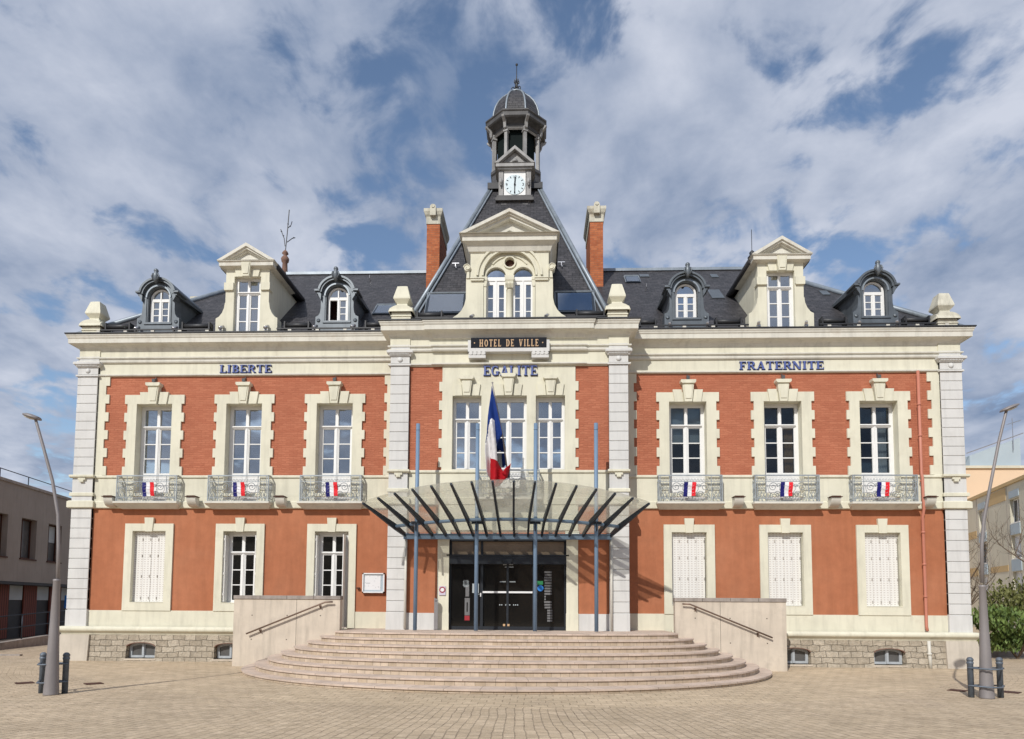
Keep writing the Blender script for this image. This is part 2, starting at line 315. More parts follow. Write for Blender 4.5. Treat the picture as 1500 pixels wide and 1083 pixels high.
# ------------------------------------------------------------------ mesh builder
def arc(cx, cz, r, a0, a1, n, rz=None):
    return [(cx + r*math.cos(math.radians(a0+(a1-a0)*i/n)), cz + (rz or r)*math.sin(math.radians(a0+(a1-a0)*i/n))) for i in range(n+1)]
class MB:
    def __init__(s): s.v = []; s.f = []; s.mi = []; s.cur = 0; s.sm = []; s.smooth = False
    def face(s, idx): s.f.append(idx); s.mi.append(s.cur); s.sm.append(s.smooth)
    def add(s, vs, fs):
        o = len(s.v); s.v += [tuple(v) for v in vs]
        for f in fs: s.face([i+o for i in f])
        return s
    def box(s, x0, x1, y0, y1, z0, z1):
        if x0 > x1: x0, x1 = x1, x0
        if y0 > y1: y0, y1 = y1, y0
        if z0 > z1: z0, z1 = z1, z0
        vs = [(x0,y0,z0),(x1,y0,z0),(x1,y1,z0),(x0,y1,z0),(x0,y0,z1),(x1,y0,z1),(x1,y1,z1),(x0,y1,z1)]
        return s.add(vs, [(0,3,2,1),(4,5,6,7),(0,1,5,4),(1,2,6,5),(2,3,7,6),(3,0,4,7)])
    def bbox(s, x0, x1, y0, y1, z0, z1, b=.01):   # box whose front (-y) face has chamfered edges
        if x0 > x1: x0, x1 = x1, x0
        vs = [(x0,y1,z0),(x1,y1,z0),(x1,y1,z1),(x0,y1,z1),(x0,y0+b,z0),(x1,y0+b,z0),(x1,y0+b,z1),(x0,y0+b,z1),(x0+b,y0,z0+b),(x1-b,y0,z0+b),(x1-b,y0,z1-b),(x0+b,y0,z1-b)]
        return s.add(vs, [(3,2,1,0),(0,1,5,4),(1,2,6,5),(2,3,7,6),(3,0,4,7),(4,5,9,8),(5,6,10,9),(6,7,11,10),(7,4,8,11),(8,9,10,11)])
    def prism(s, loops, y0, y1, axis='y', back=True):
        """loops in (x,z): extruded from y0 (front) to y1; first loop outer, the rest holes"""
        if isinstance(loops[0][0], (int, float)): loops = [loops]
        pts = [p for l in loops for p in l]
        tris = tessellate_polygon([[Vector((p[0], p[1], 0)) for p in l] for l in loops])
        def P(p, y):
            if axis == 'y': return (p[0], y, p[1])
            if axis == 'x': return (y, p[0], p[1])
            return (p[0], p[1], y)
        o = len(s.v); n = len(pts)
        s.v += [P(p, y0) for p in pts] + [P(p, y1) for p in pts]
        sm = s.smooth; s.smooth = False
        for t in tris:
            s.face([o+t[0], o+t[1], o+t[2]])
            if back: s.face([o+n+t[2], o+n+t[1], o+n+t[0]])
        k = 0
        for l in loops:
            m = len(l)
            for i in range(m):
                a, b = o+k+i, o+k+(i+1) % m
                s.face([a, b, b+n, a+n])
            k += m
        s.smooth = sm
        return s
    def tube(s, pts, r, n=6, r1=None, caps=True):
        pts = [Vector(p) for p in pts]; o = len(s.v); m = len(pts); sm = s.smooth
        up = Vector((0, 0, 1)); prev = None
        for i, p in enumerate(pts):
            d = (pts[min(i+1, m-1)] - pts[max(i-1, 0)]).normalized()
            a = prev if prev else (up if abs(d.z) < .9 else Vector((0, 1, 0)))
            u = (a - d*a.dot(d)).normalized(); w = d.cross(u); prev = u
            rr = r if r1 is None else r + (r1-r)*i/(m-1)
            for k in range(n):
                t = 2*PI*k/n; s.v.append(tuple(p + u*(rr*math.cos(t)) + w*(rr*math.sin(t))))
        s.smooth = n > 5
        for i in range(m-1):
            for k in range(n):
                s.face([o+i*n+k, o+i*n+(k+1) % n, o+(i+1)*n+(k+1) % n, o+(i+1)*n+k])
        s.smooth = False
        if caps: s.face([o+k for k in range(n)][::-1]); s.face([o+(m-1)*n+k for k in range(n)])
        s.smooth = sm
        return s
    def lathe(s, prof, c, n=16, rot=0.0, smooth=True, sq=None):
        o = len(s.v); m = len(prof); s_ = s.smooth; s.smooth = smooth
        for r, z in prof:
            for k in range(n):
                t = 2*PI*k/n + rot; s.v.append((c[0]+r*math.cos(t), c[1]+r*math.sin(t), c[2]+z))
        for i in range(m-1):
            for k in range(n): s.face([o+i*n+k, o+i*n+(k+1) % n, o+(i+1)*n+(k+1) % n, o+(i+1)*n+k])
        s.smooth = False
        s.face([o+k for k in range(n)][::-1]); s.face([o+(m-1)*n+k for k in range(n)])
        s.smooth = s_
        return s
    def sweep(s, path, prof, close=True):
        """prof = [(out, z)...] closed loop, swept along plan path with mitred corners"""
        P = [Vector(p) for p in path]; nn = []
        for i in range(len(P)):
            ns = []
            if i > 0: d = (P[i]-P[i-1]).normalized(); ns.append(Vector((d.y, -d.x)))
            if i < len(P)-1: d = (P[i+1]-P[i]).normalized(); ns.append(Vector((d.y, -d.x)))
            nn.append(ns[0] if len(ns) == 1 else (ns[0]+ns[1])/(1+ns[0].dot(ns[1])))
        o = len(s.v); m = len(prof)
        for p, n in zip(P, nn):
            for out, z in prof: q = p + n*out; s.v.append((q.x, q.y, z))
        for i in range(len(P)-1):
            for k in range(m): s.face([o+i*m+k, o+i*m+(k+1) % m, o+(i+1)*m+(k+1) % m, o+(i+1)*m+k])
        s.face([o+k for k in range(m)]); s.face([o+(len(P)-1)*m+k for k in range(m)][::-1])
        return s
    def xf(s, start, fn):
        for i in range(start, len(s.v)): s.v[i] = tuple(fn(Vector(s.v[i])))
    def build(s, name, mats, parent=None, loc=None):
        me = bpy.data.meshes.new(name); me.from_pydata(s.v, [], s.f)
        if isinstance(mats, str): mats = [mats]
        for m in mats: me.materials.append(MATS[m])
        me.polygons.foreach_set('material_index', s.mi); me.polygons.foreach_set('use_smooth', s.sm)
        me.validate(); bm = bmesh.new(); bm.from_mesh(me); bmesh.ops.recalc_face_normals(bm, faces=bm.faces); bm.to_mesh(me); bm.free()
        o = bpy.data.objects.new(name, me); COL.objects.link(o)
        if parent: o.parent = parent
        if loc: o.location = loc
        return o
def tag(o, label=None, cat=None, group=None, kind=None):
    if label: o['label'] = label
    if cat: o['category'] = cat
    if group: o['group'] = group
    if kind: o['kind'] = kind
    return o
def empty(name, loc=(0, 0, 0), rz=0):
    o = bpy.data.objects.new(name, None); COL.objects.link(o); o.location = loc; o.rotation_euler = (0, 0, rz); o.empty_display_size = .3; return o
def kids(o): return [c for c in bpy.data.objects if c.parent == o]
def copy_tree(o, parent=None):
    c = o.copy(); COL.objects.link(c)
    if parent: c.parent = parent
    for ch in kids(o): copy_tree(ch, c)
    return c

# ------------------------------------------------------------------ ground
def ground():
    m = MB(); m.add([(-700, -400, 0), (700, -400, 0), (700, 900, 0), (-700, 900, 0)], [(0, 1, 2, 3)])
    tag(m.build('ground', 'paving'), kind='structure')
ground()

# ------------------------------------------------------------------ town hall
H = 12.86; C = 3.335; P = .75; D = 9.3
hall = tag(empty('town_hall'), 'symmetrical red brick and cream town hall with slate roof and clock lantern', 'town hall')
WX = [-10.548, -7.845, -5.143, 5.143, 7.845, 10.548]
P1 = [(-H, D), (-H, 0), (-C, 0), (-C, -P), (-2.1, -P), (-2.1, -P-.05), (2.1, -P-.05), (2.1, -P), (C, -P), (C, 0), (H, 0), (H, D)]
P2 = [(-H-.06, D), (-H-.06, -.1), (-12.27, -.1), (-12.27, 0), (-C, 0), (-C, -P-.1), (-2.8, -P-.1), (-2.8, -P), (2.8, -P), (2.8, -P-.1), (C, -P-.1), (C, 0), (12.27, 0), (12.27, -.1), (H+.06, -.1), (H+.06, D)]
def rect(x0, x1, z0, z1): return [(x0, z0), (x1, z0), (x1, z1), (x0, z1)]
def cellar_hole(cx, w=.43, z0=.07, z1=.42, rise=.12): return [(cx-w, z0), (cx+w, z0)] + [(cx + w*math.cos(PI*i/8), z1 + rise*math.sin(PI*i/8)) for i in range(9)]
UZ0, UZ1 = 4.70, 7.565
def shell():
    up, lo, dado, belt, fr = MB(), MB(), MB(), MB(), MB()
    for sgn in (-1, 1):
        cs = [c for c in WX if c*sgn > 0]; a, b = sorted((sgn*C, sgn*H))
        uh = [rect(c-.54, c+.54, UZ0, UZ1) for c in cs]
        lh = [rect(c-.5, c+.5, (.98 if c == WX[2] else 1.69), 3.775) for c in cs]
        up.prism([rect(a, b, 4.6, 9.4)] + uh, 0, .35)
        lo.prism([rect(a, b, .7, 4.6)] + lh, 0, .35)
        a2, b2 = sorted((sgn*(C+.001), sgn*12.27))
        dz = 1.45
        if sgn < 0: dado.prism(rect(a2, -4.46, .9, 1.45) , -.03, .0) if False else None
        doorx = (WX[2]-.62, WX[2]+.62)
        for q0, q1 in (((a2, doorx[0]), (doorx[1], b2)) if sgn < 0 else ((a2, b2),)):
            dd = MB(); dd.prism(rect(q0, q1, .9, dz), -.03, 0); dd.build('dado', 'cream_render', hall)
        belt.prism([rect(a2, b2, 4.5, 5.36)] + [rect(c-.54, c+.54, UZ0, 5.359) for c in cs], -.03, 0)
        fr.prism(rect(a2, b2, 8.395, 9.35), -.03, 0); x0_, x1_ = sorted((sgn*12.2705, sgn*(H+.03))); fr.box(x0_, x1_, -.06, .4, 8.9, 9.3); x0_, x1_ = sorted((sgn*2.8005, sgn*(C+.03))); fr.box(x0_, x1_, -P-.06, -P+.3, 8.9, 9.3); fr.box(sgn*(H-.1), sgn*(H+.03), .4, D, 8.4, 9.3)
        lo.box(sgn*H, sgn*(H-.35), .35, D, .7, 4.6); up.box(sgn*H, sgn*(H-.35), .35, D, 4.6, 9.4)
        # returns of the central block
        lo.box(sgn*C, sgn*(C-.3), -P, 0, .7, 4.6); up.box(sgn*C, sgn*(C-.3), -P, 0, 4.6, 9.4)
    up.box(-H, H, D-.3, D, 4.6, 9.4); lo.box(-H, H, D-.3, D, .7, 4.6)
    ch = [rect(-1.586, -.757, 5.44, 7.54), rect(-.515, .515, UZ0, 7.54), rect(.757, 1.586, 5.44, 7.54)]
    up.prism([rect(-C, C, 4.6, 9.4)] + ch, -P, -P+.35)
    lo.prism([rect(-C, -1.62, .7, 4.6), ], -P, -P+.35); lo.prism(rect(1.62, C, .7, 4.6), -P, -P+.35); lo.prism(rect(-1.62, 1.62, 3.62, 4.6), -P, -P+.35)
    fr.prism(rect(-2.8, 2.8, 8.38, 9.3), -P-.03, -P)
    # cream field round the three central windows with toothed edge
    L = [(1.87, 8.38), (1.87, 7.94)]; z = 7.94; k = 0
    while z > 5.5:
        zz = max(z-.27, 5.42); x = 1.955 if k % 2 == 0 else 1.87; L += [(x, z), (x, zz)]; z -= .27; k += 1
    L.append((L[-1][0], 5.36))
    poly = [(-x, z) for x, z in L][::-1]; poly = L[::-1] + [(-x, z) for x, z in L]
    fr.prism([poly] + [rect(-1.586, -.757, 5.44, 7.54), rect(-.515, .515, 5.3605, 7.54), rect(.757, 1.586, 5.44, 7.54)][:1] + [rect(.757, 1.586, 5.44, 7.54)] + [rect(-.515, .515, 5.37, 7.54)], -P-.035, -P)
    belt.prism([rect(-2.8, 2.8, 4.5, 5.36)] + [rect(-.515, .515, UZ0, 5.359)], -P-.03, -P)
    dd = MB(); dd.prism(rect(-2.8, -1.95, .9, 1.44), -P-.03, -P); dd.build('entrance_dado', 'grey_white_render', hall); dd = MB(); dd.prism(rect(1.95, 2.8, .9, 1.44), -P-.03, -P); dd.build('entrance_dado', 'grey_white_render', hall)
    up.build('brick_wall', 'painted_brick', hall); lo.build('rendered_wall', 'orange_render', hall)
    belt.build('balcony_band', 'cream_render', hall); fr.build('frieze', 'cream_render', hall)
    # entrance piers
    m = MB()
    for s_ in (-1, 1):
        x0, x1 = sorted((s_*1.62, s_*1.94)); m.box(x0, x1, -P-.05, -P+.3, .95, 3.62); m.box(x0-.03, x1+.03, -P-.08, -P, 3.62, 3.72)
        m.box(x0-.01, x1+.01, -P-.07, -P, .95, 1.45)
    m.box(-1.94, 1.94, -P-.045, -P, 3.74, 4.5)
    m.build('entrance_pier', 'cream_render', hall)
    # interiors
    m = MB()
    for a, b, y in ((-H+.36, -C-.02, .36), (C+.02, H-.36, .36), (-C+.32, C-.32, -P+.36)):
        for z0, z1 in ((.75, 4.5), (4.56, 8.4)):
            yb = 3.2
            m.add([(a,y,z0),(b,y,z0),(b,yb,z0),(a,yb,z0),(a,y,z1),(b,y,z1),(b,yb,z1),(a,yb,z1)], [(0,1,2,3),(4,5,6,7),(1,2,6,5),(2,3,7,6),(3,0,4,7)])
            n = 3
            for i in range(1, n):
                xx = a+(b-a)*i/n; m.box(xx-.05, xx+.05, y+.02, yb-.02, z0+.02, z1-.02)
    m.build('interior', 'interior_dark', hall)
shell()

def mouldings():
    m = MB()
    m.sweep(P1, [(-.02, 9.17), (.03, 9.18), (.05, 9.22), (.08, 9.27), (.13, 9.31), (.19, 9.335), (.25, 9.34), (.265, 9.35), (.265, 9.475), (.27, 9.485), (.285, 9.50), (.295, 9.54), (.315, 9.57), (.315, 9.60), (-.3, 9.60)])
    m.build('cornice', 'cornice_paint', hall)
    m = MB(); m.sweep(P1, [(-.9, 9.604), (.32, 9.604), (.34, 9.61), (.34, 9.645), (.28, 9.65), (-.9, 9.68)]); m.build('gutter', 'lead_dark', hall)
    m = MB()
    m.sweep(P1, [(-.02, 8.80), (.07, 8.80), (.09, 8.83), (.09, 8.87), (.05, 8.885), (.05, 8.92), (.10, 8.94), (.10, 8.975), (.05, 8.995), (-.02, 8.995)])
    m.sweep(P1, [(-.02, 8.40), (.055, 8.40), (.08, 8.42), (.08, 8.455), (.035, 8.465), (-.02, 8.465)])
    m.build('architrave', 'cornice_paint', hall)
    m = MB()
    # string courses, interrupted at the french windows
    cuts = [(c-.56, c+.56) for c in WX]
    def runs(a, b, cts):
        xs = a
        for c0, c1 in cts:
            if c0 > xs and c0 < b: yield xs, c0; xs = c1
        yield xs, b
    def bar(x0, x1, y, prof):
        o = len(m.v); k = len(prof)
        m.v += [(x0, y-o_, z) for o_, z in prof] + [(x1, y-o_, z) for o_, z in prof]
        for i in range(k): m.face([o+i, o+(i+1) % k, o+k+(i+1) % k, o+k+i])
        m.face([o+i for i in range(k)]); m.face([o+k+i for i in range(k)][::-1])
    top = [(0, 5.33), (.04, 5.33), (.07, 5.35), (.07, 5.40), (.04, 5.42), (0, 5.42)]
    for x0, x1 in runs(-12.27, -C, cuts[:3]): bar(x0, x1, 0, top)
    for x0, x1 in runs(C, 12.27, cuts[3:]): bar(x0, x1, 0, top)
    for x0, x1 in runs(-2.8, 2.8, [(-.56, .56)]): bar(x0, x1, -P, top)
    for s_ in (-1, 1):
        for x0, x1, y in ((12.25, H+.06, -.1), (2.78, C, -P-.1)):
            a, b = sorted((s_*x0, s_*x1)); bar(a-.03, b+.03, y+.001, [(0, 5.33), (.05, 5.34), (.09, 5.36), (.09, 5.41), (.05, 5.425), (0, 5.425)])
            cx = (a+b)/2; m.box(cx-.11, cx+.11, y-.06, y, 5.27, 5.33); m.box(cx-.06, cx+.06, y-.07, y, 5.21, 5.27)
    m.sweep(P2, [(-.02, 4.44), (.05, 4.44), (.07, 4.46), (.07, 4.63), (.03, 4.66), (-.02, 4.67)])
    m.sweep(P2, [(-.02, 4.80), (.032, 4.80), (.032, 4.88), (.015, 4.90), (-.02, 4.90)])
    m.build('string_course', 'cream_render', hall)
    # torus plinth moulding, split by the entrance steps
    m = MB(); tor = [(-.02, .74), (.02, .74), (.05, .80)] + [(.07+.07*math.cos(t), .905+.075*math.sin(t)) for t in [(-80+i*20)*PI/180 for i in range(9)]] + [(.05, .985), (-.02, .99)]
    m.sweep([(-H-.08, D), (-H-.08, -.1), (-4.6, -.1)], tor); m.build('plinth_moulding', 'cream_render', hall)
    m = MB(); m.sweep([(4.6, -.1), (H+.08, -.1), (H+.08, D)], tor); m.build('plinth_moulding', 'cream_render', hall)
    # battered stone base
    for s_ in (-1, 1):
        m = MB(); e = MB(); a, b = sorted((s_*4.6, s_*12.1)); st = len(m.v)
        hs = [cellar_hole(s_*10.58), cellar_hole(s_*8.0)]
        m.prism([rect(a, b, -.02, .75)] + hs, -.14, .15)
        m.xf(st, lambda v: Vector((v.x, v.y - (.06*(1-v.z/.75) if v.y < 0 else 0), v.z)))
        x0, x1 = sorted((s_*12.1, s_*(H+.10))); st = len(e.v); e.box(x0, x1, -.20, D, -.02, .75)
        e.xf(st, lambda v: Vector((v.x + (s_*.10*(1-v.z/.75) if abs(v.x) > 12.5 else 0), v.y - (.06*(1-v.z/.75) if v.y < 0 else 0), v.z)))
        m.build('stone_base', 'rubble_stone', hall); e.build('rendered_base', 'base_render', hall)
mouldings()

def pilasters():
    for s_ in (-1, 1):
        for x0, x1, yf, yb, n in ((12.28, H+.03, -.10, .5, 'corner'), (2.80, C, -P-.10, -P+.01, 'centre')):
            a, b = sorted((s_*x0, s_*x1)); m = MB()
            core = .022
            if n == 'corner':
                ca, cb = (a+core*(s_ < 0)*1, b-core*(s_ > 0)); m.box(ca, cb, yf+core, yb, .98, 9.0)
            else: m.box(a+core*(s_ > 0)*0, b, yf+core, yb, .95, 9.0)
            z = 8.375
            for k in range(11): m.bbox(a, b, yf, yb, z-.258, z, .008); z -= .2695
            z = 4.43; nl = 10
            for k in range(nl): m.bbox(a, b, yf, yb, z-.283, z, .008); z -= .2965
            m.bbox(a-.01, b+.01, yf-.01, yb, .97, 1.455, .006); m.bbox(a, b, yf-.004, yb, 4.66, 5.34, .004)
            # necking, boss and capital
            m.box(a, b, yf, yb, 8.455, 8.66); m.box(a-.04, b+.04, yf-.04, yb, 8.385, 8.43)
            cx = (a+b)/2; m.smooth = True; o = len(m.v); m.lathe([(.075, 0), (.07, .02), (.05, .035), (.0, .045)], (0, 0, 0), 16)
            m.xf(o, lambda v: Vector((cx+v.x, yf-v.z, 8.56+v.y))); m.smooth = False
            m.sweep([(a, yb), (a, yf), (b, yf), (b, yb)], [(-.02, 8.66), (.03, 8.66), (.05, 8.70), (.075, 8.73), (.10, 8.74), (.10, 8.80), (.085, 8.815), (-.02, 8.815)])
            k = 0; xx = a-.01
            while xx < b: m.box(xx, xx+.022, yf-.075, yf, 8.69, 8.73); xx += .042
            m.build('pilaster', 'grey_white_render', hall)
    # toothed cream strips beside the pilasters
    def strip(xb, xl, xs, y):
        m = MB(); L = []; z = 8.395; k = 0
        while z > 5.43:
            zz = max(z-.2695, 5.42); x = xl if k % 2 == 0 else xs; L += [(x, z), (x, zz)]; z -= .2695; k += 1
        poly = [(xb, 8.395)] + L + [(xb, 5.42)]; m.prism(poly, y-.04, y); m.build('quoin_strip', 'cream_render', hall)
    for s_ in (-1, 1): strip(s_*12.28, s_*11.94, s_*12.05, 0); strip(s_*(C+.001), s_*3.68, s_*3.60, 0)
pilasters()

# ---- windows
def casement(m, x0, x1, z0, z1, yf, tz=None, rows=3, pz=None, fr=.07, mull=.05, top=True):
    """white two-leaf window; returns glass rectangles"""
    cx = (x0+x1)/2; yb = yf+.07; G = []
    m.box(x0, x0+fr, yf, yb, z0, z1); m.box(x1-fr, x1, yf, yb, z0, z1); m.box(x0+fr, x1-fr, yf, yb, z1-fr*.9, z1); m.box(x0+fr, x1-fr, yf, yb, z0, z0+fr*.9)
    zt = z1-fr*.9
    if tz:
        m.box(x0+fr, x1-fr, yf-.02, yb, tz-.045, tz+.03); m.box(x0+fr-.02, x1-fr+.02, yf-.05, yf-.0201, tz-.012, tz+.012)
        m.box(cx-mull/2-.02, cx+mull/2+.02, yf-.012, yb-.002, tz+.03, zt); 
        for a, b in ((x0+fr, cx-mull/2-.02), (cx+mull/2+.02, x1-fr)): G.append((a, b, tz+.03, zt))
        zt = tz-.045
    zb = z0+fr*.9
    m.box(cx-mull/2-.022, cx+mull/2+.022, yf-.008, yb-.003, zb, zt); m.box(cx-.016, cx+.016, yf-.028, yf-.0081, zb, zt)
    pb = pz if pz else zb
    for a, b in ((x0+fr, cx-mull/2-.022), (cx+mull/2+.022, x1-fr)):
        st = .028; m.box(a, a+st, yf+.008, yb-.008, zb, zt); m.box(b-st, b, yf+.008, yb-.008, zb, zt); m.box(a+st, b-st, yf+.008, yb-.008, zt-st, zt); m.box(a+st, b-st, yf+.008, yb-.008, zb, pb+st if pz is None else pb+.03)
        z_0 = pb + (st if pz is None else .03); z_1 = zt-st
        if pz: m.box(a+.07, b-.07, yf+.002, yf+.008, zb+.07, pb-.05)
        for i in range(1, rows): zz = z_0+(z_1-z_0)*i/rows; m.box(a+st, b-st, yf+.012, yb-.012, zz-.014, zz+.014)
        G.append((a+st, b-st, z_0, z_1))
    return G
def glaze(G, y, mat, parent):
    g = MB()
    for a, b, z0, z1 in G: g.box(a-.01, b+.01, y, y+.008, z0-.01, z1+.01)
    return g.build('glass', mat, parent)
def wavy_sheet(x0, x1, z0, z1, y, mat, parent, name='curtain_or_reflection', amp=.03):
    m = MB(); n = 28; m.smooth = True; o = len(m.v)
    for i in range(n+1):
        x = x0+(x1-x0)*i/n; yy = y+amp*math.sin(i*1.35)
        m.v += [(x, yy, z0), (x, yy, z1)]
    for i in range(n): m.face([o+2*i, o+2*i+2, o+2*i+3, o+2*i+1])
    return m.build(name, mat, parent)
def keystone(c, y, z0, z1, wb, wt, cap=True, lamp=True, parent=None, mat='cream_render', out=.16):
    m = MB(); o = len(m.v)
    zc = z1-.10 if cap else z1
    m.prism([(c-wb, z0), (c+wb, z0), (c+wt, zc), (c-wt, zc)], y-out, y)
    if cap:
        k = .78; m.prism([(c-wb*k, z0+.09), (c+wb*k, z0+.09), (c+wt*k, zc-.04), (c-wt*k, zc-.04)], y-out-.018, y-out+.001)
        m.prism([(c-wt-.01, zc), (c+wt+.01, zc), (c+wt+.05, zc+.035), (c+wt+.05, z1), (c-wt-.05, z1), (c-wt-.05, zc+.035)], y-out-.05, y)
    m.build('keystone', mat, parent)
    if lamp:
        m = MB(); m.tube([(c, y-.03, z1+.03), (c, y-.12, z1+.05)], .035, 8); m.box(c-.045, c+.045, y-.17, y-.08, z1+.03, z1+.12); m.box(c-.015, c+.015, y-.05, y, z1+.12, z1+.19)
        m.build('accent_lamp', 'lamp_glass', parent)
def surround_upper(c, win):
    m = MB(); z = 7.835; L = []; k = 0
    while z > 5.43:
        zz = max(z-.2695, 5.42); x = .8975 if k % 2 == 0 else .815; L += [(x, z), (x, zz)]; z -= .2695; k += 1
    L[-1] = (L[-1][0], 5.42)
    poly = [(c+x, z) for x, z in L] + [(c+.54, 5.42), (c+.54, UZ1), (c-.54, UZ1), (c-.54, 5.42)] + [(c-x, z) for x, z in L[::-1]]
    m.prism(poly, -.055, 0)
    for s_ in (-1, 1): m.prism([(c+s_*.14, UZ1-.02), (c+s_*.375, UZ1-.02), (c+s_*.43, 7.905), (c+s_*.18, 7.905)], -.10, 0)
    m.box(c-.545, c-.534, -.0545, .34, UZ0+.003, UZ1-.004); m.box(c+.534, c+.545, -.0545, .34, UZ0+.003, UZ1-.004); m.box(c-.539, c+.539, -.054, .34, UZ1-.006, UZ1-.003)
    m.build('surround', 'cream_render', win)
    keystone(c, 0, UZ1-.03, 8.165, .105, .165, parent=win)
def upper_window(c, i):
    m = MB(); G = casement(m, c-.50, c+.50, UZ0, UZ1-.05, .22, 6.92, 3, 5.50)
    m.box(c-.533, c-.499, .23, .33, UZ0, UZ1-.001); m.box(c+.499, c+.533, .23, .33, UZ0, UZ1-.001); m.box(c-.5, c+.5, .23, .33, UZ1-.052, UZ1-.001)
    win = m.build('window', 'white_paint', hall)
    glaze(G, .26, 'glass_bright' if i < 3 else 'glass_clear', win); surround_upper(c, win)
    if i == 0: wavy_sheet(c-.1, c+.46, 5.6, 7.4, .55, 'curtain_reflection_white', win)  # pale sheet added behind the glass to imitate white reflections
    if i == 1:
        b = MB()
        for k in range(30): b.box(c-.45, c+.45, .42, .445, 5.9+k*.055, 5.935+k*.055)
        b.build('blind', 'blind_grey', win)
    if i == 2: b = MB(); b.box(c-.46, c+.46, .45, .46, 7.10, 7.5); b.build('blind', 'blind_grey', win)
    if i == 3: b = MB(); b.box(c-.46, c+.46, .40, .41, 6.42, 7.5); b.build('blind', 'blind_grey', win)
    if i == 4: wavy_sheet(c+.18, c+.43, 4.8, 6.9, .42, 'curtain_ochre', win)
    if i == 5: wavy_sheet(c+.15, c+.46, 4.8, 7.4, .5, 'curtain_reflection_white', win)
    return win
for i, c in enumerate(WX): upper_window(c, i)

def surround_lower(c, win, z0, zo):
    m = MB()
    if z0 > 1.5: m.prism([rect(c-.72, c+.72, 1.445, 3.99), rect(c-.5, c+.5, 1.69, 3.775)], -.055, 0)
    else: m.prism([(c-.72, .98), (c-.5, .98), (c-.5, 3.775), (c+.5, 3.775), (c+.5, .98), (c+.72, .98), (c+.72, 3.99), (c-.72, 3.99)], -.055, 0)
    m.box(c-.505, c-.494, -.0545, .34, zo+.003, 3.771); m.box(c+.494, c+.505, -.0545, .34, zo+.003, 3.771); m.box(c-.499, c+.499, -.054, .34, 3.769, 3.772)
    if z0 > 1.5: m.box(c-.499, c+.499, -.06, .34, 1.67, 1.694)
    m.build('surround', 'cream_render', win)
    keystone(c, 0, 3.755, 4.165, .105, .135, cap=False, lamp=False, parent=win, out=.085)
def lower_window(c, i):
    shut = i in (0, 3, 4, 5)
    if shut:
        m = MB()
        for k in range(4):
            a = c-.47+k*.235; m.box(a+.004, a+.231, .10, .125, 1.70, 3.62)
            pass
        m.box(c-.002, c+.012, .085, .10, 1.7, 3.6); m.box(c-.49, c+.49, .09, .2, 3.62, 3.767)
        if i == 0: m.box(c-.5, c-.47, .08, .2, 1.69, 3.62)
        hg = MB()
        for k in range(4):
            a = c-.47+k*.235
            for zz in (1.78, 2.42, 3.02, 3.5): hg.box(a+.20, a+.222, .078, .0995, zz, zz+.07)
        for k in range(3): hg.box(c-.47+(k+1)*.235-.004, c-.47+(k+1)*.235+.004, .0985, .1, 1.71, 3.61)
        win = m.build('shuttered_window', 'louvred_shutter', hall); hg.build('hinge', 'shutter_hinge', win); win['label'] = 'window closed by white louvred folding shutters'
        surround_lower(c, win, 1.69, 1.69)
    else:
        z0 = 1.69 if i == 1 else .985
        m = MB(); G = casement(m, c-.40, c+.40, z0, 3.70, .24, 3.17, 3, None if i == 1 else 1.75, fr=.06)
        m.box(c-.493, c-.4, .25, .33, z0, 3.766); m.box(c+.4, c+.493, .25, .33, z0, 3.766); m.box(c-.4, c+.4, .25, .33, 3.70, 3.766)
        win = m.build('window' if i == 1 else 'glazed_door', 'white_paint', hall)
        glaze(G, .27, 'glass_black', win); surround_lower(c, win, z0, z0)
        s = MB()
        for sg in (-1, 1):
            for k in range(2): xx = c+sg*(.485-k*.035); s.box(xx-.012, xx+.012, -.03 if sg > 0 and i == 2 else .0, .22, z0+.02, 3.66)
            for zz in (1.9, 2.5, 3.0, 3.5): s.box(c+sg*.485-.03, c+sg*.485+.03, -.012, .0, zz, zz+.07)
        if i == 2: s.box(c+.40, c+.425, -.28, .02, z0+.02, 3.66)
        s.build('folded_shutter', 'shutter_white', win)
for i, c in enumerate(WX): lower_window(c, i)

def central_windows():
    for k, (a, b) in enumerate(((-1.586, -.757), (-.515, .515), (.757, 1.586))):
        c = (a+b)/2; door = k == 1; z0 = UZ0 if door else 5.44; m = MB(); y = -P+.17
        G = casement(m, a+.03, b-.03, z0, 7.54-.08, y, 6.90, 3, 5.5 if door else None, fr=.06)
        m.box(a+.007, a+.031, y+.01, y+.1, z0, 7.53); m.box(b-.031, b-.007, y+.01, y+.1, z0, 7.53); m.box(a+.03, b-.03, y+.01, y+.1, 7.46, 7.53)
        win = m.build('window', 'white_paint', hall); glaze(G, y+.035, 'glass_bright', win)
        s = MB(); s.box(a-.005, a+.006, -P-.0345, -P+.34, z0+.003, 7.536); s.box(b-.006, b+.005, -P-.0345, -P+.34, z0+.003, 7.536); s.box(a+.001, b-.001, -P-.034, -P+.34, 7.534, 7.537)
        if not door: s.box(a-.02, b+.02, -P-.06, -P+.3, 5.40, 5.44)
        for sg in (-1, 1): s.prism([(c+sg*.125, 7.53), (c+sg*.335, 7.53), (c+sg*.38, 7.86), (c+sg*.155, 7.86)], -P-.085, -P)
        s.build('surround', 'cream_render', win)
        keystone(c, -P, 7.51, 8.12 if door else 8.06, .10, .15, lamp=False, parent=win, out=.17)
        bb = MB(); bb.box(a+.05, b-.05, y+.2, y+.21, 7.05, 7.4); bb.build('blind', 'blind_grey', win)
central_windows()

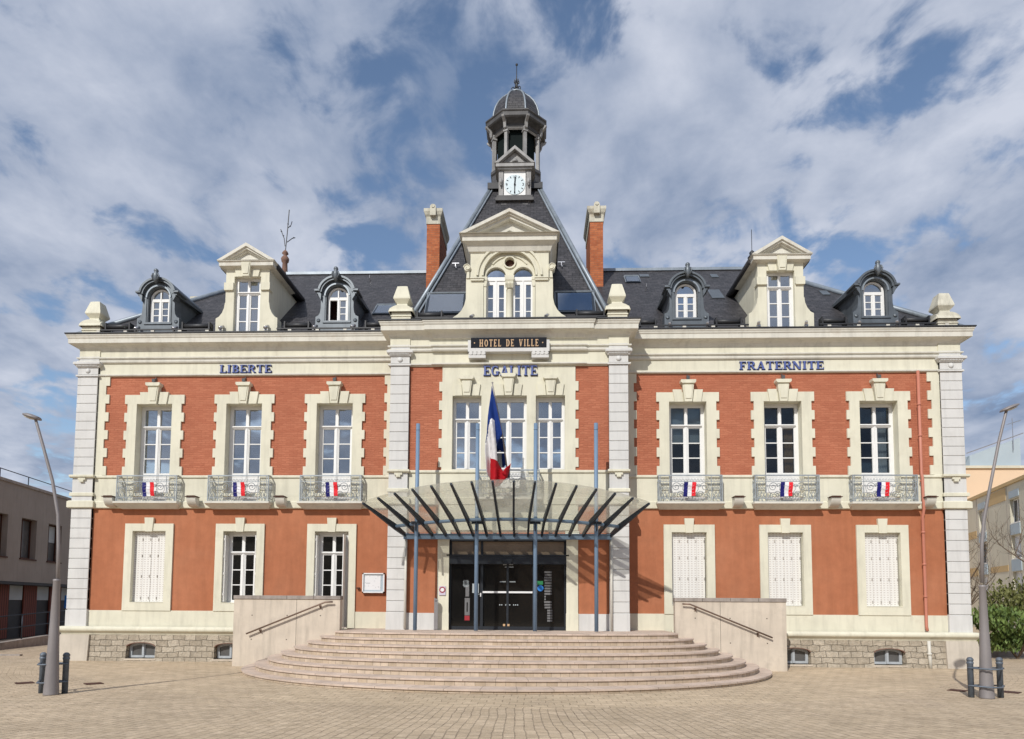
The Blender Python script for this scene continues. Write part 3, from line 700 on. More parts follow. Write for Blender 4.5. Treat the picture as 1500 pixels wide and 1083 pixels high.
def cellar_windows():
    for c in (-10.58, -8.0, 8.0, 10.58):
        m = MB(); outer = cellar_hole(c, .41, .09, .41, .11); 
        def pane(s_): 
            x0, x1 = sorted((c+s_*.045, c+s_*.335)); top = .415 if s_ > 0 else .415
            return [(x0, .155), (x1, .155), (c+s_*.335, .40), (c+s_*.19, .445), (c+s_*.045, .46)] if s_ > 0 else [(x0, .155), (x1, .155), (c-.045, .46), (c-.19, .445), (c-.335, .40)]
        m.prism([outer, pane(-1), pane(1)], -.02, .03); m.box(c-.03, c+.03, -.05, -.021, .10, .50)
        w = m.build('cellar_window', 'frame_grey', hall)
        g = MB(); g.box(c-.36, c+.36, .01, .018, .12, .48); g.build('glass', 'lamp_glass', w)
        a = MB(); pts = [(c+.43*math.cos(PI*i/12), .42+.12*math.sin(PI*i/12)) for i in range(13)]; inn = [(c+.40*math.cos(PI*i/12), .42+.10*math.sin(PI*i/12)) for i in range(13)]
        a.prism(pts + inn[::-1], -.185, .0); a.build('arch_edge', 'terracotta', w)
        s = MB(); s.box(c-.46, c+.46, -.21, .0, .03, .069); s.build('sill', 'concrete', w)
cellar_windows()

# ---- balconies
def spiral(cx, cz, r0, turns, a0, sgn, n=26):
    return [(cx + r0*(1-.86*t/n)*math.cos(a0+sgn*turns*2*PI*t/n), cz + r0*(1-.86*t/n)*math.sin(a0+sgn*turns*2*PI*t/n)) for t in range(n+1)]
def railing_mesh(hw, depth):
    """wrought iron railing, front at y=-depth, standing on z=0, height .68"""
    m = MB(); h = .74; yf = -depth
    def T(pts, r=.009, n=4): m.tube([(x, yf, z) for x, z in pts], r, n, caps=False)
    for z, r in ((.0, .012), (.10, .008), (.575, .008), (h, .018)):
        m.box(-hw, hw, yf-r, yf+r, z, z+2*r)
        for s in (-1, 1): m.box(s*hw-r, s*hw+r, yf, 0, z, z+2*r)
    for x in (-hw, hw, -hw+.30, hw-.30, -hw+.05, hw-.05): w_ = .013 if abs(x) == hw else .007; m.box(x-w_, x+w_, yf-w_, yf+w_, 0, h)
    # top lattice of small scrolls
    x = -hw+.03
    while x < hw-.05:
        T([(x, .59), (x+.03, .66), (x+.07, .655), (x+.06, .61), (x+.035, .63)], .007); x += .085
    x = -hw+.33
    while x < hw-.35:
        T([(x, .10), (x+.03, .03), (x+.07, .035), (x+.06, .08), (x+.035, .06)], .007); x += .085
    # side panels
    for s in (-1, 1):
        c = s*(hw-.17)
        for q in (-1, 1):
            T(spiral(c+q*.055, .40, .052, 1.3, PI/2, q), .008); T([(c+q*.11, .42), (c+q*.10, .28), (c+q*.03, .16), (c+q*.01, .04)], .009); T([(c+q*.0, .30), (c+q*.06, .18), (c+q*.11, .05)], .008)
            T(spiral(c+q*.06, .52, .04, 1.2, -PI/2, -q), .007); T(spiral(c+q*.06, .12, .04, 1.1, PI/2, -q), .008)
    # centre: large facing scrolls
    for s in (-1, 1):
        T(spiral(s*.40, .43, .135, 1.7, (PI if s > 0 else 0), -s), .010); T(spiral(s*.27, .22, .10, 1.5, (0 if s > 0 else PI), s), .010)
        T([(s*.10, .56), (s*.20, .50), (s*.22, .36), (s*.14, .24), (s*.05, .12)], .009); T(spiral(s*.10, .45, .08, 1.2, 0, s), .008)
        T(spiral(s*.47, .18, .07, 1.3, PI/2, s), .008); T(spiral(s*.08, .20, .07, 1.2, PI/2, -s), .008); T(spiral(s*.24, .48, .06, 1.2, 0, -s), .008); T([(s*(hw-.33), .12), (s*(hw-.42), .2), (s*(hw-.36), .33), (s*(hw-.33), .5)], .008)
    # side returns
    for s in (-1, 1):
        for k in range(5):
            yy = yf+depth*(k+.5)/5
            m.tube([(s*hw, yy, .02), (s*hw, yy+.03, .2), (s*hw, yy-.03, .4), (s*hw, yy, .56)], .008, 4, caps=False)
            m.tube([(s*hw, yy-.03, .6), (s*hw, yy+.03, .66)], .007, 4, caps=False)
    return m
RM = railing_mesh(.885, .28); RMC = railing_mesh(.86, .30)
def balcony(c, y, rm, hw, dep):
    m = MB(); st = len(m.v)
    m.prism([(y-dep-.08, 4.61), (y, 4.61), (y, 4.42), (y-.12, 4.42), (y-dep+.02, 4.52), (y-dep-.03, 4.54), (y-dep-.08, 4.555)], c-hw-.06, c+hw+.06, axis='x')
    m.xf(st, lambda v: Vector((v.x*(1) + (0 if v.z > 4.5 else (-.10 if v.x > c else .10)), v.y, v.z)))
    b = m.build('balcony', 'cornice_paint', hall)
    r = MB(); r.v = [(x+c, yy+y, z+4.605) for x, yy, z in rm.v]; r.f = [list(f) for f in rm.f]; r.mi = list(rm.mi); r.sm = list(rm.sm)
    r.build('railing', 'iron_rail', b)
for c in WX: balcony(c, 0, RM, .885, .28)
balcony(0, -P-.03, RMC, .86, .30)

# ---- roofs
RY, RZ, RE = 4.6, 13.8, 8.65      # ridge
def roofs():
    m = MB(); xe, ye = 12.95, -.15
    m.add([(-xe, ye, 9.60), (xe, ye, 9.60), (xe, D+.2, 9.60), (-xe, D+.2, 9.60), (-RE, RY, RZ), (RE, RY, RZ)], [(0, 1, 5, 4), (1, 2, 5), (2, 3, 4, 5), (3, 0, 4), (0, 3, 2, 1)])
    m.build('main_roof', 'slate', hall)
    m = MB()
    for s in (-1, 1):
        m.tube([(s*xe, ye-.02, 9.62), (s*RE, RY, RZ+.03)], .085, 6); m.tube([(s*xe, D+.2, 9.62), (s*RE, RY, RZ+.03)], .07, 6)
    m.box(-RE, RE, RY-.09, RY+.09, RZ-.03, RZ+.07); m.build('ridge_flashing', 'zinc_light', hall)
    # central steep pavilion roof
    m = MB(); b, t = 3.02, .90; zf, zt = 9.62, 16.32
    m.add([(-b, -.50, zf), (b, -.50, zf), (b, 9.5, zf), (-b, 9.5, zf), (-t, 3.62, zt), (t, 3.62, zt), (t, 5.4, zt), (-t, 5.4, zt)], [(0, 1, 5, 4), (1, 2, 6, 5), (2, 3, 7, 6), (3, 0, 4, 7), (4, 5, 6, 7)])
    m.build('pavilion_roof', 'slate', hall)
    m = MB()
    for s in (-1, 1): m.tube([(s*b, -.52, zf), (s*t, 3.60, zt)], .075, 6); m.tube([(s*(b-.16), -.55, zf), (s*(t-.10), 3.57, zt)], .035, 5); m.tube([(s*b, 9.5, zf), (s*t, 5.42, zt)], .07, 6)
    m.build('hip_flashing', 'zinc_light', hall)
    # roof windows and vents
    def on_main(x0, x1, y0, y1, th=.06):
        n = Vector((0, -.875, 1)).normalized(); P_ = []
        for x, y in ((x0, y0), (x1, y0), (x1, y1), (x0, y1)): P_.append(Vector((x, y, 9.6+(y+.15)*(RZ-9.6)/(RY+.15))))
        return P_, n*th
    def slab(m, P_, o):
        m.add([p for p in P_] + [p+o for p in P_], [(0, 3, 2, 1), (4, 5, 6, 7), (0, 1, 5, 4), (1, 2, 6, 5), (2, 3, 7, 6), (3, 0, 4, 7)])
    def skylight(P_, o, gm='glass_bright'):
        f = MB(); slab(f, P_, o*.9); w = f.build('skylight', 'dark_steel', hall)
        c = sum(P_, Vector())/4; Q = [c+(p-c)*.86+o*.92 for p in P_]; g = MB(); slab(g, Q, o*.12); g.build('glass', gm, w)
        e = MB(); e.tube([P_[2]+o, P_[3]+o], .03, 5); e.tube([P_[0]+o*.6, P_[3]+o*.8], .02, 5); e.tube([P_[1]+o*.6, P_[2]+o*.8], .02, 5); e.build('skylight_rim', 'zinc_light', w)
    skylight(*on_main(-4.38, -3.45, 1.10, 1.75)); skylight(*on_main(3.86, 4.36, 3.45, 3.98))
    for x0, x1, y0, y1 in ((4.42, 4.75, 3.98, 4.2), (6.45, 6.85, 2.1, 2.77), (6.9, 7.15, 3.86, 4.13), (-11.7, -11.35, 2.1, 2.45), (10.05, 10.3, 2.28, 2.6)):
        P_, o = on_main(x0, x1, y0, y1, .03); m = MB(); slab(m, P_, o); m.build('roof_vent', 'zinc', hall)
    def on_pav(x0, x1, y0, y1): 
        k = (16.32-9.62)/4.12; return [Vector((x, y, 9.62+(y+.5)*k)) for x, y in ((x0, y0), (x1, y0), (x1, y1), (x0, y1))], Vector((0, -k, 1)).normalized()*.07
    skylight(*on_pav(-2.50, -1.32, -.18, .34)); skylight(*on_pav(1.32, 2.48, -.18, .34))
    for x in (-1.76, 1.54):
        m = MB(); m.box(x-.11, x+.11, 1.0, 1.05, 12.30, 12.33); m.tube([(x, 1.0, 12.32), (x, .98, 12.2), (x+.03, .96, 12.14)], .018, 5); m.build('roof_hook', 'steel', hall)
    for (x, y, z) in ((4.45, 2.9, 12.35), (-5.2, 4.0, 13.3)):
        m = MB(); m.tube([(x, y, z-.1), (x, y-.1, z), (x, y-.12, z+.1)], .02, 5); m.build('roof_hook', 'steel', hall)
    # tubes at the eaves
    for a, b_, y, z in ((-12.05, -11.25, -.18, 9.86), (-9.73, -8.85, -.18, 9.86), (-6.67, -5.88, -.18, 9.86), (-4.27, -3.7, -.18, 9.86), (3.72, 4.25, -.18, 9.86), (5.91, 6.69, -.18, 9.86), (8.91, 9.65, -.18, 9.86), (11.25, 11.98, -.18, 9.86), (-2.63, -1.86, -.86, 9.84), (1.86, 2.70, -.86, 9.84)):
        m = MB(); m.tube([(a, y, z), (b_, y, z)], .075, 10)
        for xx in (a+.04, b_-.04): m.box(xx-.02, xx+.02, y-.09, y+.15, 9.60, z+.10)
        m.build('eaves_tube', 'lead_dark', hall)
    x = -12.2
    while x < 12.5:
        if abs(x) > 3.6 and abs(abs(x)-7.845) > 1.0: m = MB(); m.box(x-.05, x+.05, -.31, -.26, 9.64, 9.71); m.build('gutter_clip', 'lamp_housing', hall)
        x += .82
    for x0, x1, y in ((-12.1, -8.85, -.30), (-6.85, -3.6, -.30), (3.6, 6.85, -.30), (8.85, 12.1, -.30), (-2.7, -1.7, -.98), (1.7, 2.7, -.98)):
        m = MB(); m.box(x0, x1, y-.015, y+.015, 9.70, 9.74); m.build('eaves_rail', 'lead_dark', hall)
roofs()

def ped_frame(m, cx, z0, hw, ah, y0, y1, th):
    """raking frame: outer triangle with inner triangular hole"""
    k = ah/hw; i_hw = hw - th*math.sqrt(1+k*k)/k - 0.0*th
    m.prism([[(cx-hw, z0), (cx+hw, z0), (cx, z0+ah)], [(cx-i_hw, z0+.001), (cx+i_hw, z0+.001), (cx, z0+k*i_hw)]], y0, y1)
def big_dormer(c):
    m = MB(); 
    half = [(.40, 9.60), (.93, 9.60), (.93, 10.13), (.84, 10.18), (.75, 10.30), (.69, 10.45), (.67, 10.60), (.655, 10.62), (.655, 11.66)]
    poly = [(c+x, z) for x, z in half] + [(c-x, z) for x, z in half[::-1]]
    zo = 11.41
    full = [(c+x, z) for x, z in half[1:]] + [(c-x, z) for x, z in half[:0:-1]]
    full = [(c-.93, 9.60), (c-.40, 9.60), (c-.40, zo), (c+.40, zo), (c+.40, 9.60)] + [(c+x, z) for x, z in half[1:]] + [(c-x, z) for x, z in half[:1:-1]]
    m.prism(full, -.10, .22)
    for s in (-1, 1):
        a, b = sorted((c+s*.41, c+s*.69)); m.box(a, b, -.15, .1, 11.0, 11.21); m.box(a+.01, b-.01, -.16, .1, 10.975, 11.0)
        m.prism([(c+s*.11, zo-.02), (c+s*.33, zo-.02), (c+s*.39, 11.66), (c+s*.14, 11.66)], -.15, -.09)
        # cheek wall behind
        a, b = sorted((c+s*.62, c+s*.66)); m.prism([(.2, 9.6), (2.3, 11.66), (.2, 11.66)], a, b, axis='x')
        m.prism([(.1, 9.6), (.5, 9.6), (.5, 11.6), (.1, 11.6)], a, b, axis='x') if False else None
    d = m.build('dormer', 'cream_render', hall)
    k = MB(); k.prism([(c-.10, zo-.06), (c+.10, zo-.06), (c+.15, 11.80), (c-.15, 11.80)], -.27, -.09); k.prism([(c-.075, zo+.01), (c+.075, zo+.01), (c+.11, 11.76), (c-.11, 11.76)], -.29, -.269); k.build('keystone', 'cream_render', d)
    p = MB(); pr = [(0, 11.63), (.05, 11.64), (.12, 11.66), (.16, 11.67), (.16, 11.77), (.20, 11.80), (.20, 11.82), (0, 11.82)]
    p.sweep([(c-.655, 1.6), (c-.655, -.10), (c+.655, -.10), (c+.655, 1.6)], pr)
    ped_frame(p, c, 11.82, .87, .53, -.31, .1, .085); ped_frame(p, c, 11.822, .80, .45, -.26, .1, .075); ped_frame(p, c, 11.824, .70, .37, -.19, .1, .05)
    p.prism([(c-.70, 11.82), (c+.70, 11.82), (c, 12.2)], -.12, .1); p.prism([(c-.33, 11.86), (c+.33, 11.86), (c, 12.06)], -.135, -.115); p.box(c-.33, c+.33, -.155, -.11, 11.83, 11.855)
    p.build('pediment', 'cornice_paint', d)
    r = MB(); r.prism([(c-.86, 11.80), (c+.86, 11.80), (c+.86, 11.86), (c, 12.38), (c-.86, 11.86)], .09, 3.1); 
    for s in (-1, 1): r.tube([(c+s*.80, .0, 11.77), (c+s*.80, 2.45, 11.77)], .10, 8)
    r.build('roof', 'slate', d)
    w = MB(); G = casement(w, c-.355, c+.355, 9.62, 11.36, .02, 10.95, 3, None, fr=.045, mull=.03); w.box(c-.40, c-.354, .03, .12, 9.6, zo-.001); w.box(c+.354, c+.40, .03, .12, 9.6, zo-.001); w.box(c-.36, c+.36, .03, .12, 11.359, zo-.001)
    w = w.build('window', 'white_paint', d); 
    g = MB()
    for a, b, z0, z1 in G: g.box(a-.01, b+.01, .05, .058, z0-.01, z1+.01)
    bk = MB(); bk.box(c-.45, c+.45, .60, .62, 9.62, 11.5)
    g.v += bk.v and []
    gl = g.build('glass', 'glass_bright', d); bk.build('interior', 'interior_dark', d)
    return d
for c in (-7.845, 7.845): big_dormer(c)

def zinc_dormer(c, open_leaf=False, plain_top=False):
    m = MB(); zc = 10.80; ro = .31
    body = [(c-.64, 9.60), (c-.32, 9.60)] + [(c-.32, 10.0), (c+.32, 10.0), (c+.32, 9.60)][:0]
    outer = [(c-.64, 9.60), (c+.64, 9.60), (c+.64, 10.17), (c+.56, 10.21), (c+.51, 10.30), (c+.49, 10.45), (c+.49, 10.86)] + [(c+.46*math.cos(t*PI/12), 10.86+.40*math.sin(t*PI/12)) for t in range(13)] + [(c-.49, 10.86), (c-.49, 10.45), (c-.51, 10.30), (c-.56, 10.21), (c-.64, 10.17)]
    hole = [(c-ro-.02, 10.03), (c+ro+.02, 10.03)] + [(c+(ro+.02)*math.cos(t*PI/14), zc+(ro+.02)*math.sin(t*PI/14)) for t in range(15)]
    m.prism([outer, hole], -.06, .30)
    for s in (-1, 1):
        o = len(m.v); m.lathe([(.06, 0), (.05, .02), (.0, .03)], (0, 0, 0), 12); m.xf(o, lambda v: Vector((c+s*.55+v.x, -.06-v.z, 10.06+v.y)))
        a, b = sorted((c+s*.44, c+s*.48)); m.prism([(.2, 9.6), (1.7, 10.95), (.2, 11.0)], a, b, axis='x')
        m.box(c+s*.36, c+s*.40, -.085, -.055, 10.03, 10.80); m.box(c+s*.47, c+s*.60, -.10, 0, 10.78, 10.86) if False else None
    m.box(c-.42, c+.42, -.09, -.05, 9.98, 10.04)
    d = m.build('arched_dormer', 'zinc', hall)
    p = MB()
    def ring(r0, r1, y0, y1, z=zc, a0=0, a1=180, rz=1.0): p.prism([(c+r1*math.cos(math.radians(a0+(a1-a0)*i/20)), z+rz*r1*math.sin(math.radians(a0+(a1-a0)*i/20))) for i in range(21)] + [(c+r0*math.cos(math.radians(a1-(a1-a0)*i/20)), z+rz*r0*math.sin(math.radians(a1-(a1-a0)*i/20))) for i in range(21)], y0, y1)
    ring(.345, .385, -.10, -.05); p.build('arch_moulding', 'zinc_light', d)
    p = MB(); ring(.45, .53, -.16, 1.6, 10.86, 4, 176, .92); p.build('hood_face', 'zinc', d); p = MB(); ring(.50, .56, -.20, 1.8, 10.88, 8, 172, .90)
    for s in (-1, 1):
        p.box(c+s*.50, c+s*.65, -.20, .35, 10.91, 10.96); p.box(c+s*.48, c+s*.59, -.15, .35, 10.84, 10.91); p.prism([(c+s*.47, 10.66), (c+s*.55, 10.80), (c+s*.55, 10.84), (c+s*.46, 10.84)], -.15, .1)
        a, b = sorted((c+s*.46, c+s*.60)); p.prism([(.1, 10.84), (1.95, 10.98), (1.95, 11.02), (.1, 11.0)], a, b, axis='x')
    p.build('hood', 'zinc', d)
    q = MB(); q.smooth = True; o = len(q.v); q.lathe([(.03, -.20), (.07, -.12), (.09, 0), (.08, .08), (.05, .13), (.07, .16), (.06, .21), (.02, .24), (.0, .25)], (c, -.26, 11.36), 12)
    for a in (-1, 1): q.tube([(c+a*.05, -.30, 11.24), (c+a*.11, -.30, 11.36), (c+a*.07, -.30, 11.44)], .025, 6)
    q.build('crest', 'zinc', d)
    w = MB(); xw = .29; yf = .06
    w.prism([[(c-ro, 10.06), (c+ro, 10.06)] + arc(c, zc, ro, 0, 180, 16), [(c-.25, 10.11), (c+.25, 10.11), (c+.25, 10.72), (c-.25, 10.72)], [(c-.25, 10.80)][:0] + [(c-.25, 10.81)] + [(c+.25, 10.81)] + arc(c, 10.81, .25, 10, 170, 12)], yf, yf+.06)
    w.box(c-.025, c+.025, yf-.01, yf+.05, 10.08, 10.75)
    if not plain_top: w.box(c-.018, c+.018, yf-.008, yf+.05, 10.78, 11.06)
    for s in (-1, 1):
        if open_leaf and s < 0: continue
        a, b = sorted((c+s*.025, c+s*.25)); w.box(a, a+.03, yf+.01, yf+.05, 10.10, 10.73); w.box(b-.03, b, yf+.01, yf+.05, 10.10, 10.73)
        for z in (10.31, 10.51): w.box(a, b, yf+.015, yf+.045, z-.012, z+.012)
    w.build('window', 'white_paint', d)
    g = MB(); g.prism([(c-.26, 10.78), (c+.26, 10.78)] + arc(c, 10.8, .26, 0, 180, 12), yf+.03, yf+.036)
    g.box((c-.005 if open_leaf else c-.25), c+.25, yf+.031, yf+.037, 10.1, 10.73); g.build('glass', 'glass_bright', d)
    bk = MB(); bk.box(c-.4, c+.4, .55, .57, 9.9, 11.2); bk.build('interior', 'wood_brown' if open_leaf else 'interior_dark', d)
zinc_dormer(-10.548); zinc_dormer(-5.143, open_leaf=True); zinc_dormer(5.143, plain_top=True); zinc_dormer(10.548, plain_top=True)

def cornice_spots():
    for x, y, z in ((-11.1, -.22, 9.66), (-9.95, -.22, 9.66), (-8.55, -.22, 9.66), (-7.2, -.22, 9.66), (-5.75, -.22, 9.66), (-4.62, -.22, 9.66), (4.62, -.22, 9.66), (5.7, -.22, 9.66), (7.15, -.22, 9.66), (8.5, -.22, 9.66), (10.0, -.22, 9.66), (11.05, -.22, 9.66), (-1.05, -.95, 9.62), (1.05, -.95, 9.62)):
        m = MB(); m.tube([(x, y, z), (x, y, z+.10)], .02, 6); m.tube([(x-.02, y-.06, z+.10), (x+.04, y+.08, z+.20)], .045, 8); m.box(x-.06, x+.06, y-.02, y+.02, z+.05, z+.08)
        m.build('roof_spotlight', 'steel', hall)
cornice_spots()

def pavilion_front():
    z0 = 9.60; y = -P
    half = [(.70, 9.60), (1.64, 9.60), (1.60, 9.82), (1.47, 9.90), (1.36, 10.02), (1.28, 10.18), (1.24, 10.36), (1.235, 10.95), (1.115, 10.95), (1.115, 11.90)]
    hole = [(.72, 10.02)] 
    m = MB(); big = [(c_x, c_z) for c_x, c_z in arc(0, 11.03, .74, 0, 180, 28)]
    poly = [(-1.64, 9.60), (-.74, 9.60)] + big[::-1] + [(.74, 9.60)] + half[1:] + [(-a, b) for a, b in half[:0:-1]][:-1]
    m.prism(poly, y, y+.35)
    for s in (-1, 1):
        m.prism([(y+.2, 9.6), (y+.2, 11.9), (1.2, 11.9), (1.2, 11.6), (.0, 9.6)], *sorted((s*1.07, s*1.11)), axis='x')
        a, b = sorted((s*.73, s*1.10)); m.box(a, b, y-.05, y+.1, 10.87, 10.96); m.box(a-.015, b+.015, y-.07, y+.1, 10.93, 10.96)
        a, b = sorted((s*.75, s*.77)); 
    d = m.build('central_dormer', 'cream_render', hall)
    t = MB(); spr = 11.02; r = .285
    def arch(cx): return [(cx-r, 9.62), (cx+r, 9.62)] + arc(cx, spr, r, 0, 180, 16)
    t.prism([[(-.735, 9.60), (.735, 9.60)] + arc(0, 11.03, .735, 0, 180, 28), arch(-.385), arch(.385), arc(0, 11.46, .14, 0, 342, 19)], y+.10, y+.28); 
    def ring(cx, cz, r0, r1, a0, a1, y0, y1, n=24): t.prism(arc(cx, cz, r1, a0, a1, n) + arc(cx, cz, r0, a1, a0, n), y0, y1)
    ring(0, 11.03, .885, .945, 0, 180, y-.045, y+.05); ring(0, 11.03, .74, .79, 0, 180, y-.03, y+.05); ring(0, 11.03, .60, .635, 38, 142, y+.07, y+.12)
    for cx in (-.385, .385): ring(cx, spr, .285, .335, 0, 180, y+.055, y+.12)
    ring(0, 11.46, .145, .185, 0, 359.9, y+.06, y+.12)
    t.build('arcade', 'cream_render', d)
    c = MB(); c.smooth = True; c.lathe([(.13, 0), (.13, .06), (.10, .09), (.088, .12), (.083, 1.0), (.095, 1.02), (.085, 1.04)], (0, y+.08, 9.60), 16)
    c.smooth = False; c.lathe([(.09, 1.04), (.10, 1.12), (.15, 1.20), (.14, 1.24), (.18, 1.30), (.19, 1.36), (.19, 1.42)], (0, y+.08, 9.60), 4, PI/4, smooth=False)
    for a in range(6): c.tube([(-.10+.04*a, y-.03, 10.66), (-.10+.04*a, y-.07, 10.76), (-.10+.04*a, y-.05, 10.82)], .018, 5)
    for s in (-1, 1):
        c.box(s*.66, s*.73, y+.02, y+.12, 9.60, 10.72); c.box(s*.63, s*.75, y-.01, y+.12, 10.90, 11.0); c.prism([(s*.66, 10.72), (s*.73, 10.72), (s*.75, 10.9), (s*.63, 10.9)], y+.0, y+.12)
    c.build('column', 'cream_render', d)
    for s in (-1, 1):
        v = MB(); cx, cz = s*1.20, 11.25; v.tube([(cx, y-.06, cz), (cx, y+.2, cz)], .095, 16); v.tube([(cx+s*q[0], y-.07, cz+q[1]) for q in [(.11*math.cos(i*.45)*(1-i/22), .11*math.sin(i*.45)*(1-i/22)) for i in range(16)]], .014, 5)
        v.prism([(s*1.14, 10.95), (s*1.23, 10.95), (s*1.21, 11.16), (s*1.14, 11.2)], y-.03, y+.2)
        v.build('volute', 'cream_render', d)
    p = MB(); yf = y
    p.sweep([(-1.115, 2.0), (-1.115, y), (1.115, y), (1.115, 2.0)], [(0, 11.70), (.05, 11.72), (.10, 11.86), (.18, 11.93), (.22, 11.95), (.22, 12.08), (.26, 12.11), (.26, 12.13), (0, 12.13)])
    ped_frame(p, 0, 12.135, 1.42, .70, y-.32, y+.25, .085); ped_frame(p, 0, 12.137, 1.30, .62, y-.26, y+.25, .06); ped_frame(p, 0, 12.139, 1.20, .555, y-.20, y+.25, .075)
    p.prism([(-1.1, 12.13), (1.1, 12.13), (0, 12.68)], y-.03, y+.25); ped_frame(p, 0, 12.15, .44, .22, y-.06, y-.02, .035)
    p.build('pediment', 'cornice_paint', d)
    r_ = MB(); r_.prism([(-1.40, 12.10), (1.40, 12.10), (1.40, 12.16), (0, 12.86), (-1.40, 12.16)], y+.24, 2.2); r_.build('roof', 'slate', d)
    q = MB(); q.lathe([(.09, 0), (.11, .04), (.12, .10), (.08, .15), (.0, .17)], (.02, y+.1, 12.80), 12); q.build('ball', 'cream_render', d)
    for cx in (-.385, .385):
        w = MB(); yy = y+.14
        w.prism([[(cx-r+.001, 9.62), (cx+r-.001, 9.62), (cx+r-.001, 11.05), (cx-r+.001, 11.05)]] + [rect(cx+a, cx+b, 9.66, 10.82) for a, b in ((-.225, -.045), (.045, .225))], yy, yy+.05)
        w.box(cx-r, cx+r, yy-.02, yy, 10.93, 11.02); w.box(cx-.02, cx+.02, yy-.02, yy, 9.62, 10.93)
        for s in (-1, 1):
            for z in (10.04, 10.43): a, b = sorted((cx+s*.045, cx+s*.225)); w.box(a, b, yy+.01, yy+.04, z-.013, z+.013)
            a, b = sorted((cx+s*.04, cx+s*.085)); w.box(a, b, yy-.005, yy+.0, 9.64, 10.85)
        w.build('window', 'white_paint', d)
        g = MB(); g.box(cx-.25, cx+.25, yy+.022, yy+.028, 9.63, 10.84); g.prism([(cx-r, 11.0), (cx+r, 11.0)] + arc(cx, spr, r, 0, 180, 16), yy+.02, yy+.026); g.build('glass', 'glass_bright', d)
    g = MB(); g.tube([(0, y+.22, 11.46), (0, y+.26, 11.46)], .15, 18); g.build('oculus_back', 'wood_brown', d)
    b = MB(); b.box(-.8, .8, y+.5, y+.52, 9.6, 11.9); b.build('interior', 'interior_dark', d)
pavilion_front()

